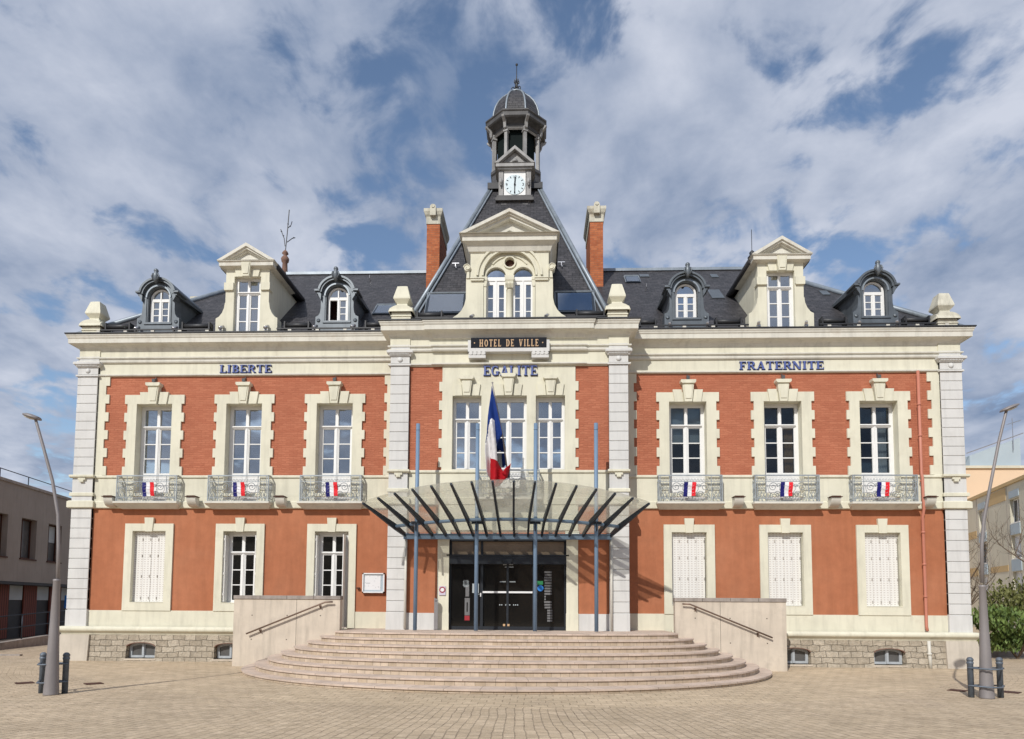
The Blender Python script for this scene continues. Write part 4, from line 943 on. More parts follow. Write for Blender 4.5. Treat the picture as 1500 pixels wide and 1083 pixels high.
def lantern():
    cy = 4.5; R8 = PI/8
    m = MB()   # platform & drum
    m.box(-.97, .97, 3.46, 5.5, 16.28, 16.50); m.box(-.88, .88, 3.55, 5.45, 16.50, 16.56); m.build('lantern_platform', 'lead_dark', hall)
    m = MB(); m.lathe([(1.0, 16.5), (1.0, 16.62), (.93, 16.66), (.93, 17.15), (.98, 17.2), (.98, 17.3), (.90, 17.34)], (0, cy, 0), 8, R8, smooth=False); m.build('lantern_drum', 'lantern_dark', hall)
    m = MB()
    ra = .86
    for k in range(8):
        a = R8 + k*PI/4; x, y = ra*math.cos(a), cy+ra*math.sin(a)
        o = len(m.v); m.box(-.055, .055, -.06, .06, 17.3, 18.72); m.box(-.085, .085, -.085, .085, 18.52, 18.58); m.box(-.07, .07, -.07, .07, 17.3, 17.42)
        m.prism([(-.10, 18.60), (-.10, 19.0), (-.34, 18.98), (-.32, 18.92), (-.18, 18.80), (-.14, 18.62)][::-1], -.05, .05, axis='x')
        ca, sa = math.cos(a+PI/2), math.sin(a+PI/2); m.xf(o, lambda v: Vector((x+v.x*ca-v.y*sa, y+v.x*sa+v.y*ca, v.z)))
        a2 = R8+(k+1)*PI/4; p, q = Vector((ra*math.cos(a), cy+ra*math.sin(a), 18.66)), Vector((ra*math.cos(a2), cy+ra*math.sin(a2), 18.66))
        m.tube([p, q], .05, 4); m.tube([p+Vector((0, 0, -.0)), q], .03, 4)
    m.build('lantern_column', 'lantern_paint', hall)
    m = MB(); m.lathe([(.72, 17.25), (.72, 18.75)], (0, cy, 0), 8, R8, smooth=False); m.build('lantern_core', 'opening_shade', hall)  # solid black core: shade inside the openings put into its colour
    m = MB(); m.lathe([(.80, 18.70), (.88, 18.72), (.88, 18.84), (1.0, 18.90), (1.12, 18.93), (1.16, 18.97), (1.16, 19.10), (1.20, 19.14), (1.20, 19.18), (.86, 19.30)], (0, cy, 0), 8, R8, smooth=False); m.build('lantern_cornice', 'lantern_dark', hall)
    prof = [(.90, 19.25), (.90, 19.40), (.87, 19.62), (.80, 19.86), (.68, 20.10), (.52, 20.30), (.34, 20.46), (.20, 20.52)]
    m = MB(); m.lathe(prof, (0, cy, 0), 8, R8, smooth=False); m.build('dome', 'slate', hall)
    m = MB()
    for k in range(8):
        a = R8+k*PI/4; m.tube([((r+.01)*math.cos(a), cy+(r+.01)*math.sin(a), z) for r, z in prof], .035, 6)
    m.lathe([(.36, 20.44), (.36, 20.50), (.22, 20.56), (.16, 20.60), (.12, 20.70)], (0, cy, 0), 12); m.build('dome_rib', 'zinc_light', hall)
    m = MB(); m.lathe([(.11, 20.60), (.06, 20.72), (.09, 20.80), (.04, 20.92), (.07, 21.0), (.03, 21.08), (.018, 21.2), (.012, 21.66), (.045, 21.70), (.045, 21.74), (0, 21.78)], (0, cy, 0), 10)
    for k in range(6):
        a = k*PI/3+.3; ca, sa = math.cos(a), math.sin(a)
        m.tube([(ca*r, cy+sa*r, z) for r, z in ((.07, 20.62), (.17, 20.64), (.20, 20.74), (.13, 20.82), (.09, 20.76))], .018, 5); m.tube([(ca*r, cy+sa*r, z) for r, z in ((.03, 20.95), (.10, 21.02), (.08, 21.12), (.05, 21.08))], .014, 5)
    m.build('finial', 'lead_dark', hall)
    # clock housing
    yf = 3.25
    m = MB(); m.box(-.50, .50, yf+.02, 4.0, 15.55, 16.95)
    for s in (-1, 1):
        m.box(s*.40, s*.56, yf-.06, yf+.2, 15.82, 16.80); m.box(s*.38, s*.58, yf-.08, yf+.2, 16.74, 16.82); m.tube([(s*.48, yf-.10, 16.22), (s*.48, yf-.10, 16.42)], .05, 8); m.tube([(s*.48, yf-.12, 16.16), (s*.48, yf-.12, 16.24)], .03, 8)
    m.prism([(-.50, 15.80), (.50, 15.80), (.50, 15.84), (-.50, 15.84)], yf-.08, yf+.1)
    m.box(-.385, .385, yf-.015, yf+.02, 15.84, 16.78)
    d = m.build('clock_housing', 'lantern_paint', hall)
    m = MB(); m.box(-.66, .66, yf-.20, yf+.4, 15.60, 15.70); m.box(-.62, .62, yf-.16, yf+.4, 15.70, 15.80); m.box(-.56, .56, yf-.10, yf+.4, 15.48, 15.60)
    for s in (-1, 1): m.box(s*.28, s*.46, yf-.16, yf+.3, 15.34, 15.50)
    m.build('clock_ledge', 'lantern_dark', d)
    m = MB(); m.box(-.66, .66, yf-.20, 4.0, 16.82, 16.94); m.box(-.60, .60, yf-.14, 4.0, 16.76, 16.82)
    ped_frame(m, 0, 16.945, .70, .62, yf-.22, 4.0, .09); m.prism([(-.55, 16.94), (.55, 16.94), (0, 17.42)], yf-.05, 3.9)
    for k in range(9): t = k/8*2-1; m.lathe([(.035, 0), (.03, .05), (0, .07)], (t*.40, yf-.08, 16.96), 8)
    m.lathe([(.12, 0), (.11, .08), (.06, .15), (0, .17)], (0, yf-.08, 17.0), 12)
    m.build('clock_pediment', 'lantern_paint', d)
    m = MB(); m.box(-.375, .375, yf-.032, yf-.014, 15.86, 16.76); m.build('clock_surround', 'white_paint', d)
    m = MB(); zc = 16.25; m.tube([(0, yf-.05, zc), (0, yf-.03, zc)], .36, 40); cf = m.build('clock_face', 'clock_face', hall)
    m = MB(); yh = yf-.056
    def bar(a, r0, r1, w, y): 
        a = math.radians(90-a); ca, sa = math.cos(a), math.sin(a)
        m.prism([(ca*r0-sa*w, zc+sa*r0+ca*w), (ca*r0+sa*w, zc+sa*r0-ca*w), (ca*r1+sa*w, zc+sa*r1-ca*w), (ca*r1-sa*w, zc+sa*r1+ca*w)], y, y+.004)
    for h in range(12):
        if h % 3: bar(h*30, .26, .33, .012, yh)
    m.prism(arc(0, zc, .355, 0, 360, 40)[:-1] + [], yf-.0505, yf-.05) if False else None
    m.build('hour_mark', 'sign_black', cf)
    m = MB(); bar(3, -.06, .27, .022, yh-.008); bar(181, -.08, .33, .015, yh-.014); m.tube([(0, yh-.02, zc), (0, yh, zc)], .035, 10); m.build('clock_hand', 'sign_black', cf)
    m = MB()
    digits(m, '12', 0, zc+.275, .09, yh); digits(m, '3', .285, zc, .10, yh); digits(m, '6', 0, zc-.285, .09, yh); digits(m, '9', -.285, zc, .10, yh)
    m.build('numeral', 'sign_black', cf)

# ---- lettering
def seg(m, x0, z0, x1, z1, w, y, t=.006):
    d = Vector((x1-x0, z1-z0)).normalized(); n = Vector((-d.y, d.x))*w/2
    m.prism([(x0-n.x, z0-n.y), (x1-n.x, z1-n.y), (x1+n.x, z1+n.y), (x0+n.x, z0+n.y)], y, y+t)
def arcseg(m, cx, cz, r, rz, a0, a1, w, y, t=.006, n=10, w2=None):
    w2 = w if w2 is None else w2; o, i = [], []
    for k in range(n+1):
        a = math.radians(a0+(a1-a0)*k/n); ww = (w2+(w-w2)*abs(math.cos(a)))/2
        o.append((cx+(r+ww)*math.cos(a), cz+(rz+ww)*math.sin(a))); i.append((cx+(r-ww)*math.cos(a), cz+(rz-ww)*math.sin(a)))
    m.prism(o+i[::-1], y, y+t)
def digits(m, s, cx, cz, h, y):
    w = h*.55; x = cx-(len(s)*w*1.25-w*.25)/2+w/2; k = h*.16
    for ch in s:
        if ch == '1': seg(m, x, cz-h/2, x, cz+h/2, k, y)
        if ch == '2': arcseg(m, x, cz+h*.22, w*.4, h*.22, -20, 180, k, y); seg(m, x+w*.3, cz+h*.1, x-w*.35, cz-h*.42, k, y+.001); seg(m, x-w*.45, cz-h*.45, x+w*.5, cz-h*.45, k, y+.002)
        if ch == '3': arcseg(m, x, cz+h*.22, w*.4, h*.22, -90, 160, k, y); arcseg(m, x, cz-h*.22, w*.42, h*.22, -160, 90, k, y+.001)
        if ch == '6': arcseg(m, x, cz-h*.18, w*.4, h*.22, 0, 360, k, y, n=16); arcseg(m, x+w*.15, cz+h*.02, w*.55, h*.45, 95, 190, k, y+.001)
        if ch == '9': arcseg(m, x, cz+h*.18, w*.4, h*.22, 0, 360, k, y, n=16); arcseg(m, x-w*.15, cz-h*.02, w*.55, h*.45, -85, 10, k, y+.001)
        x += w*1.25
def glyph(m, ch, x, z, h, y, T=.175, t=.075, S=.085, wf=1.0, dep=.03):
    """serif capital with its left edge at x, base at z; returns the advance"""
    W_ = {'I': .40, 'L': .66, 'E': .70, 'F': .66, 'T': .74, 'H': .86, 'N': .86, 'A': .84, 'V': .84, 'B': .72, 'R': .80, 'D': .80, 'G': .80, 'O': .82}[ch]*h*wf
    T *= h; t *= h; S *= h; ct = [0]
    def R(x0, x1, z0, z1): ct[0] += 1; m.prism(rect(x+x0, x+x1, z+z0, z+z1), y-ct[0]*.0006, y+dep)
    def Q(pts): ct[0] += 1; m.prism([(x+a, z+b) for a, b in pts], y-ct[0]*.0006, y+dep)
    def A_(cx, cz, r, rz, a0, a1): ct[0] += 1; arcseg(m, x+cx, z+cz, r, rz, a0, a1, T, y-ct[0]*.0006, dep, 12, t)
    def stem(x0, w=T): R(x0, x0+w, 0, h)
    def ser(x0, w, zz): R(x0-S, x0+w+S, zz, zz+t)
    if ch == 'I': c = (W_-T)/2; stem(c); ser(c, T, 0); ser(c, T, h-t)
    elif ch in 'LEF':
        stem(S); ser(S, T, 0); ser(S, T, h-t)
        if ch in 'LE': R(S, W_, 0, t); Q([(W_-t*1.1, 0), (W_, 0), (W_, h*.28)])
        if ch in 'EF': R(S, W_*.96, h-t, h); Q([(W_*.96-t*1.1, h), (W_*.96, h), (W_*.96, h*.74)][::-1]); R(S+T, W_*.72, h*.5-t/2, h*.5+t/2); R(W_*.72-t*.8, W_*.72, h*.38, h*.62)
    elif ch == 'T':
        c = (W_-T)/2; stem(c); ser(c, T, 0); R(0, W_, h-t, h); Q([(0, h), (0, h*.74), (t*1.1, h)]); Q([(W_, h), (W_-t*1.1, h), (W_, h*.74)])
    elif ch == 'H': stem(S); stem(W_-S-T); R(S, W_-S, h*.5-t/2, h*.5+t/2); ser(S, T, 0); ser(S, T, h-t); ser(W_-S-T, T, 0); ser(W_-S-T, T, h-t)
    elif ch == 'N': R(S, S+t*1.1, 0, h); R(W_-S-t*1.1, W_-S, 0, h); Q([(S*.4, h), (S*.4+T*1.2, h), (W_-S, 0), (W_-S-T*1.1, 0)]); ser(S, t, 0); ser(W_-S-t, t, h-t); R(0, S+t, h-t, h)
    elif ch == 'A': Q([(W_*.5-t*.4, h), (W_*.5+T*.6, h), (W_-S*.6, 0), (W_-S*.6-T*1.15, 0)]); Q([(W_*.5-t*.5, h), (W_*.5+t*.6, h), (S+t*.9, 0), (S, 0)]); R(W_*.26, W_*.68, h*.3, h*.3+t*.9); R(0, S*2+t, 0, t); R(W_-T-S*2, W_, 0, t)
    elif ch == 'V': Q([(W_*.5-T*.6, 0), (W_*.5+t*.4, 0), (S*.6+T*1.15, h), (S*.6, h)]); Q([(W_*.5-t*.6, 0), (W_*.5+t*.5, 0), (W_-S, h), (W_-S-t*.9, h)]); R(W_-S*2-t, W_, h-t, h); R(0, T+S*2, h-t, h)
    elif ch in 'BR':
        stem(S); ser(S, T, 0); ser(S, T, h-t); r = h*.25-t/2
        R(S+T*.5, W_*.5, h-t, h); R(S+T*.5, W_*.5, h*.5-t/2, h*.5+t/2); A_(W_*.5, h*.75, W_*.36-T/2+S*.3, r, -90, 90)
        if ch == 'B': R(S+T*.5, W_*.5, 0, t); A_(W_*.5, h*.25, W_*.46-T/2+S*.3, r, -90, 90)
        else: Q([(W_*.42, h*.5), (W_*.42+T, h*.5), (W_, 0), (W_-T*1.1, 0)]); R(W_-T*.8, W_+S*.3, 0, t)
    elif ch == 'D': stem(S); ser(S, T, 0); ser(S, T, h-t); R(S+T*.5, W_*.45, h-t, h); R(S+T*.5, W_*.45, 0, t); A_(W_*.45, h*.5, W_*.55-T/2, h*.5-t/2, -90, 90)
    elif ch == 'G': A_(W_*.5, h*.5, W_*.5-T/2, h*.5-t/2, 50, 320); R(W_*.72-T*.2, W_*.72+T*.8, h*.05, h*.42); R(W_*.56, W_+S*.4, h*.42-t, h*.42); Q([(W_*.85, h*.98), (W_*.85, h*.7), (W_*.78, h*.86)])
    elif ch == 'O': A_(W_*.5, h*.5, W_*.5-T/2, h*.5-t/2, 0, 360)
    return W_
def word(s, x0, x1, z, h, y, mats, name, gap=.10, space=.45, edge=True, **kw):
    m = MB(); tw = 0; probe = MB()
    for ch in s: tw += (space*h if ch == ' ' else glyph(probe, ch, 0, 0, h, 0, **kw)+gap*h)
    tw -= gap*h; k = (x1-x0)/tw; x = 0
    for ch in s:
        if ch == ' ': x += space*h; continue
        x += glyph(m, ch, x, z, h, y, **kw)+gap*h
    m.xf(0, lambda v: Vector((x0+v.x*k, v.y, v.z)))
    if edge:     # shade put into colour: a darker copy, lower right, behind the face
        n = len(m.v); nf = len(m.f); m2 = MB(); m2.v = [(vx+.012, vy+.012, vz-.012) for vx, vy, vz in m.v]; m.v += m2.v
        for i in range(nf): m.f.append([a+n for a in m.f[i]]); m.mi.append(1); m.sm.append(False)
    return m.build(name, mats)
def all_letters():
    for s, x0, x1, z, h, y, lab in (('LIBERTE', -8.614, -7.062, 8.492, .235, -.075, 'blue serif letters reading LIBERTE on the left frieze'),
                                   ('FRATERNITE', 6.633, 9.028, 8.492, .235, -.075, 'blue serif letters reading FRATERNITE on the right frieze'),
                                   ('EGALITE', -.716, .80, 8.105, .27, -P-.08, 'blue serif letters reading EGALITE above the central windows')):
        tag(word(s, x0, x1, z, h, y, ['letter_blue', 'letter_shade'], 'lettering'), lab, 'lettering', 'blue motto words on the facade')
    s = empty('name_sign', (0, 0, 0)); tag(s, 'black sign with gold letters HOTEL DE VILLE under the central cornice', 'sign')
    m = MB(); y = -P-.19
    m.box(-1.06, 1.06, y, -P-.02, 8.83, 9.14); m.build('sign_board', 'sign_black', s)
    m = MB(); m.box(-1.14, -1.06, y-.04, -P, 8.73, 9.06); m.box(1.06, 1.14, y-.04, -P, 8.73, 9.06); m.box(-1.14, 1.14, y-.045, -P, 8.73, 8.83)
    for sg in (-1, 1):
        a, b = sorted((sg*.64, sg*1.12)); m.box(a, b, y-.02, -P, 8.62, 8.735)
        for k in range(4): xx = a+.06+k*.12; m.tube([(xx, y-.06, 8.685), (xx, -P, 8.685)], .05, 10)
        m.box(a, b, y-.05, -P, 8.55, 8.63)
    m.build('sign_frame', 'grey_white_render', s)
    w = word('HOTEL DE VILLE', -.82, .83, 8.885, .20, y-.012, ['gold'], 'letters', gap=.26, space=.75, edge=False, T=.17, t=.11, S=.06, wf=.85, dep=.012); w.parent = s
    m = MB()
    for xx in (-.96, .95): m.tube([(xx, y-.012, 8.99), (xx, y, 8.99)], .018, 8)
    m.build('dot', 'gold', s)
all_letters()
lantern()

def chimneys_finials():
    for s in (-1, 1):
        m = MB(); m.box(s*2.60, s*3.05, 3.2, 5.0, 11.4, 14.9); c = m.build('chimney', 'chimney_brick', hall)
        m = MB(); m.sweep([(p[0], p[1]) for p in (((s*2.6, 5.0), (s*2.6, 3.2), (s*3.05, 3.2), (s*3.05, 5.0)) if s > 0 else ((-3.05, 5.0), (-3.05, 3.2), (-2.6, 3.2), (-2.6, 5.0)))], [(-.1, 14.86), (.02, 14.86), (.02, 15.12), (.06, 15.18), (.10, 15.28), (.10, 15.38), (-.1, 15.42)])
        m.box(s*2.64, s*3.01, 3.3, 5.05, 14.86, 15.40); cx = s*2.825
        m.prism([(cx-.10, 15.10)] + [(cx+.10, 15.10), (cx+.10, 15.38)] + arc(cx, 15.40, .10, 0, 180, 8) , 3.04, 3.2); m.prism(arc(cx, 15.42, .06, 0, 350, 10), 3.02, 3.05)
        m.build('chimney_cap', 'mossy_stone', c)
    m = MB(); m.box(-12.40, -11.95, 5.2, 6.3, 10.4, 13.0); m.box(-12.48, -11.88, 5.1, 6.4, 13.0, 13.16); m.box(-12.4, -11.95, 5.2, 6.3, 13.16, 13.30); m.build('chimney', 'mossy_stone', hall)
    # pedestal finials on the cornice
    def obelisk(cx, cy, hw=.27, mossy=False):
        m = MB(); z = 9.60
        m.box(cx-hw, cx+hw, cy-hw, cy+hw, z, z+.12); m.box(cx-hw-.02, cx+hw+.02, cy-hw-.02, cy+hw+.02, z+.12, z+.15); m.box(cx-hw, cx+hw, cy-hw, cy+hw, z+.15, z+.24)
        seg_ = [(cx+(hw+.08)*math.cos(PI*i/10), z+.24+.20*math.sin(PI*i/10)) for i in range(11)]; m.prism(seg_, cy-hw-.05, cy+hw+.05)
        seg_ = [(cy+(hw+.08)*math.cos(PI*i/10), z+.24+.20*math.sin(PI*i/10)) for i in range(11)]; m.prism(seg_, cx-hw-.05, cx+hw+.05, axis='x')
        m.lathe([(.30, .30), (.30, .44), (.22, .48), (.20, .54), (.33, .66), (.33, .70), (.20, 1.05), (.10, 1.09)], (cx, cy, z), 4, PI/4, smooth=False)
        o = m.build('pedestal_finial', 'mossy_stone' if mossy else 'cream_render', hall)
    obelisk(-12.43, -.02); obelisk(12.43, -.02, mossy=True); obelisk(-3.02, -P-.05); obelisk(3.02, -P-.05)
    # ridge finials with lightning rods
    for s in (-1, 1):
        m = MB(); m.lathe([(.14, 0), (.10, .25), (.09, .5), (.13, .55), (.15, .66), (.10, .74), (.05, .80), (.12, .86), (.08, .94), (.02, 1.0)] if s < 0 else [(.12, 0), (.10, .3), (.10, .42), (.16, .50), (.08, .60), (.10, .68), (.01, .78)], (s*8.55, RY, 13.75), 12)
        r = m.build('roof_finial', 'terracotta' if s < 0 else 'lead_dark', hall)
        m = MB(); x = s*8.55
        if s < 0:
            m.tube([(x, RY, 14.7), (x+.05, RY, 15.4), (x+.10, RY, 16.3)], .018, 5); m.tube([(x-.02, RY, 14.9), (x-.06, RY, 15.2), (x-.20, RY, 15.55)], .016, 5); m.tube([(x+.05, RY, 15.05), (x+.25, RY, 15.2), (x+.36, RY, 15.22)], .016, 5); m.tube([(x+.08, RY, 15.6), (x+.18, RY, 15.7), (x+.22, RY, 15.85)], .014, 5)
            for p in ((x-.09, 15.3), (x-.17, 15.47), (x+.3, 15.22), (x+.07, 15.75), (x+.15, 15.66)): m.lathe([(.0, -.03), (.035, 0), (.0, .03)], (p[0], RY, p[1]), 6)
        else: m.tube([(x, RY, 14.4), (x, RY, 15.3)], .012, 5)
        m.build('lightning_rod', 'lead_dark', r)
chimneys_finials()

def pipes():
    m = MB(); x = 11.64
    m.tube([(x, -.13, 8.40), (x, -.13, 5.45), (x, -.17, 5.3), (x, -.17, 4.7), (x, -.19, 4.6), (x, -.19, 4.42), (x, -.11, 4.2), (x, -.11, 1.15), (x, -.15, 1.02)], .041, 10)
    for z in (7.4, 6.5, 5.2): m.tube([(x, -.13, z), (x, -.13, z+.05)], .054, 10)
    for z in (3.75, 2.85, 1.95): m.tube([(x, -.11, z), (x, -.11, z+.05)], .054, 10)
    m.build('drainpipe', 'pipe_red', hall)
    m = MB(); m.tube([(x, -.19, .75), (x, -.21, .4), (x, -.22, .33), (x, -.24, 0)], .045, 10); m.tube([(x, -.21, .36), (x, -.21, .42)], .06, 10); m.build('drainpipe_foot', 'lamp_housing', hall)
    for x in (-2.80, 2.84): m = MB(); m.tube([(x, -P-.16, 3.5), (x, -P-.16, 1.0)], .035, 8); m.build('entrance_downpipe', 'lamp_housing', hall)
pipes()

def entrance():
    y = -P+.10
    m = MB()
    m.box(-1.62, 1.62, y-.03, y+.12, 3.44, 3.62); m.box(-1.66, 1.66, y-.12, y+.10, 2.80, 3.02); m.box(-1.69, 1.69, y-.15, y+.10, 3.02, 3.06)
    for x in (-1.60, -.72, .72, 1.60): m.box(x-.035, x+.035, y, y+.08, 1.0, 3.45)
    m.box(-.72, -.68, y-.02, y+.06, 1.0, 2.8); m.box(-1.62, 1.62, y-.01, y+.08, .985, 1.08); m.box(-.03, .03, y-.005, y+.06, 1.0, 2.8); m.box(-.95, -.90, y, y+.05, 3.06, 3.44)
    m.box(-.13, .13, y-.20, y-.11, 2.86, 2.94); m.box(-.10, .10, y-.22, y-.12, 2.80, 2.86)
    d = m.build('entrance_door', 'door_frame', hall)
    g = MB(); g.box(-1.6, 1.6, y+.03, y+.04, 1.05, 3.45); g.build('glass', 'glass_black', d)
    t = MB(); t.box(-1.56, 1.56, y+.015, y+.029, 3.07, 3.43); t.build('transom_panel', 'transom_beige', d)
    b = MB(); b.box(-.69, -.035, y-.03, y-.005, 2.00, 2.05); b.box(.035, .69, y-.03, y-.005, 2.00, 2.05); b.box(-.76, -.73, y-.02, y, 1.9, 2.0); b.build('push_bar', 'paper_white', d)
    # lettering strips too small to read, posters and stickers
    s = MB(); s.cur = 0; random.seed(3)
    for z, x0, x1 in ((2.78, -.13, -.02), (2.78, .04, .15), (2.71, -.08, .16), (2.30, -.22, -.05), (2.30, .05, .22)): s.box(x0, x1, y+.018, y+.022, z, z+.03)
    for k in range(10):
        x = -.23+k*.055
        if k not in (2, 6): s.box(x, x+.03, y+.018, y+.022, 1.66, 1.69)
    for k in range(6): w = random.uniform(.06, .1); s.box(-1.16-w, -1.16+w, y+.018, y+.022, 2.34-k*.035, 2.355-k*.035)
    s.box(-.98, -.80, y+.014, y+.02, 2.0, 2.26); s.box(-.92, -.78, y+.012, y+.014, 1.96, 1.975)
    s.build('door_lettering', 'blind_grey', d)
    p = MB(); p.box(-1.19, -1.05, y+.02, y+.028, 1.38, 1.86); p.box(-1.17, -1.07, y+.02, y+.028, 1.9, 2.2)
    for k in range(14): p.box(1.02+random.uniform(-.01, .01), 1.22, y+.02, y+.028, 2.56-k*.075, 2.61-k*.075) if k not in (9, 10) else p.box(1.02, 1.06, y+.02, y+.028, 2.56-k*.075, 2.61-k*.075)
    for k in range(5): p.box(1.10, 1.24, y+.02, y+.028, 1.50-k*.07, 1.55-k*.07)
    p.build('poster', 'paper_grey', d)
    r = MB(); r.box(-1.19, -1.05, y+.02, y+.028, 1.24, 1.37); r.build('red_poster', 'sign_red', d)
    r = MB(); r.box(-1.135, -1.105, y+.014, y+.019, 1.48, 1.74); r.build('poster_figure', 'sign_black', d)
    r = MB(); r.box(.72, .98, y-.012, y-.006, 2.24, 2.34); r.build('green_sticker', 'sign_green', d)
    r = MB(); r.tube([(.91, y-.012, 2.14), (.91, y-.006, 2.14)], .085, 14); r.build('blue_sticker', 'sign_blue', d)
    r = MB(); r.box(.72, .82, y-.012, y-.006, 2.02, 2.22); r.build('notice_sticker', 'lamp_housing', d)
    r = MB(); r.box(-.12, -.06, y-.014, y-.006, 1.09, 1.15); r.box(.0, .06, y-.014, y-.006, 1.09, 1.15); r.build('floor_lock', 'gold', d)
entrance()

# ------------------------------------------------------------------ steps
def superell(a, b, n=2.6, N=64, y0=-1.5):
    pts = []
    for i in range(N+1):
        t = PI*i/N; ct, st = math.cos(t), math.sin(t)
        pts.append((a*math.copysign(abs(ct)**(2/n), ct), y0 - b*abs(st)**(2/n)))
    return pts
def steps():
    root = tag(empty('entrance_steps', (0, -3, 0)), 'wide curved pinkish stone steps fanning out from the glass entrance', 'steps')
    Minv = lambda m: m.xf(0, lambda v: v - Vector((0, -3, 0)))
    for k in range(8):
        a = 6.68 - k*.307; b = 5.10 - k*.53; nn = 2.0+.09*k; zt = .09+.127*k; zb = zt-.127 if k else -.02
        back = -1.45
        yb = -1.5 if k < 7 else .0
        def outline(o):
            pts = superell(a+o, b+o, nn)
            if k < 7: return pts
            return [(min(max(x, -4.42), 4.42), y) for x, y in pts] + []
        m = MB()
        if k < 7:
            m.prism(outline(-.02), zt-.035, zb, axis='z'); r = m
            r = MB(); r.prism(outline(-.02), zb, zt-.035, axis='z')
        else:
            r = MB(); pts = [(x, y) for x, y in superell(a-.02, b-.02, nn)]; pts = [(4.41, 0)] + [(4.41, -1.5)] + pts[0:] + [(-4.41, -1.5), (-4.41, 0)]
            r.prism([(4.41, -.02), (4.41, -1.499)] + [p for p in superell(a-.02, b-.02, nn) if abs(p[0]) < 4.41] + [(-4.41, -1.499), (-4.41, -.02)], zb, zt-.035, axis='z')
        Minv(r); s = r.build('step', 'riser_tile', root)
        t = MB()
        if k < 7: t.prism(outline(.012), zt-.035, zt, axis='z')
        else: t.prism([(4.41, -.02), (4.41, -1.499)] + [p for p in superell(a+.012, b+.012, nn) if abs(p[0]) < 4.41] + [(-4.41, -1.499), (-4.41, -.02)], zt-.035, zt, axis='z')
        Minv(t); t.build('tread', 'steps_tread', s)
steps()
def flank_walls():
    for s in (-1, 1):
        root = empty('flank_wall', (s*5.85, -1.5, 0)); T = lambda m: m.xf(0, lambda v: v - Vector((s*5.85, -1.5, 0)))
        tag(root, 'concrete wall with handrail %s' % ('left of the entrance steps, hiding half the glazed side door' if s < 0 else 'right of the entrance steps, in front of the shuttered windows'), 'wall', 'concrete walls flanking the steps')
        m = MB(); a, b = sorted((s*4.43, s*7.30)); m.box(a, b, -1.5, -1.28, -.02, 1.79)
        T(m); m.build('wall_body', 'concrete', root)
        m = MB(); n = 4
        for k in range(n):
            x0 = a-.015+(b-a+.03)*k/n; x1 = a-.015+(b-a+.03)*(k+1)/n; m.bbox(x0+.003, x1-.003, -1.525, -1.26, 1.79, 1.89, .008)
        T(m); m.build('coping', 'coping_grey', root)
        m = MB()
        for x in (4.95, 5.85, 6.8):
            for z in (1.36, .72):
                if z == 1.36 or x > 5.4: m.tube([(s*x, -1.503, z), (s*x, -1.49, z)], .016, 8)
        m.box(s*5.6-.004, s*5.6+.004, -1.502, -1.49, .3, 1.79); T(m); m.build('tie_hole', 'interior_wall', root)
        m = MB(); y = -1.60
        m.tube([(s*4.60, y, 1.73), (s*4.80, y, 1.72), (s*6.90, y, .87)], .022, 8)
        for x, z in ((4.95, 1.66), (6.55, 1.012)): m.tube([(s*x, y, z-.01), (s*x, y+.0, z-.06), (s*x, -1.5, z-.07)], .013, 6); m.box(s*x-.02, s*x+.02, -1.512, -1.498, z-.12, z-.02)
        T(m); m.build('handrail', 'rail_brown', root)
flank_walls()

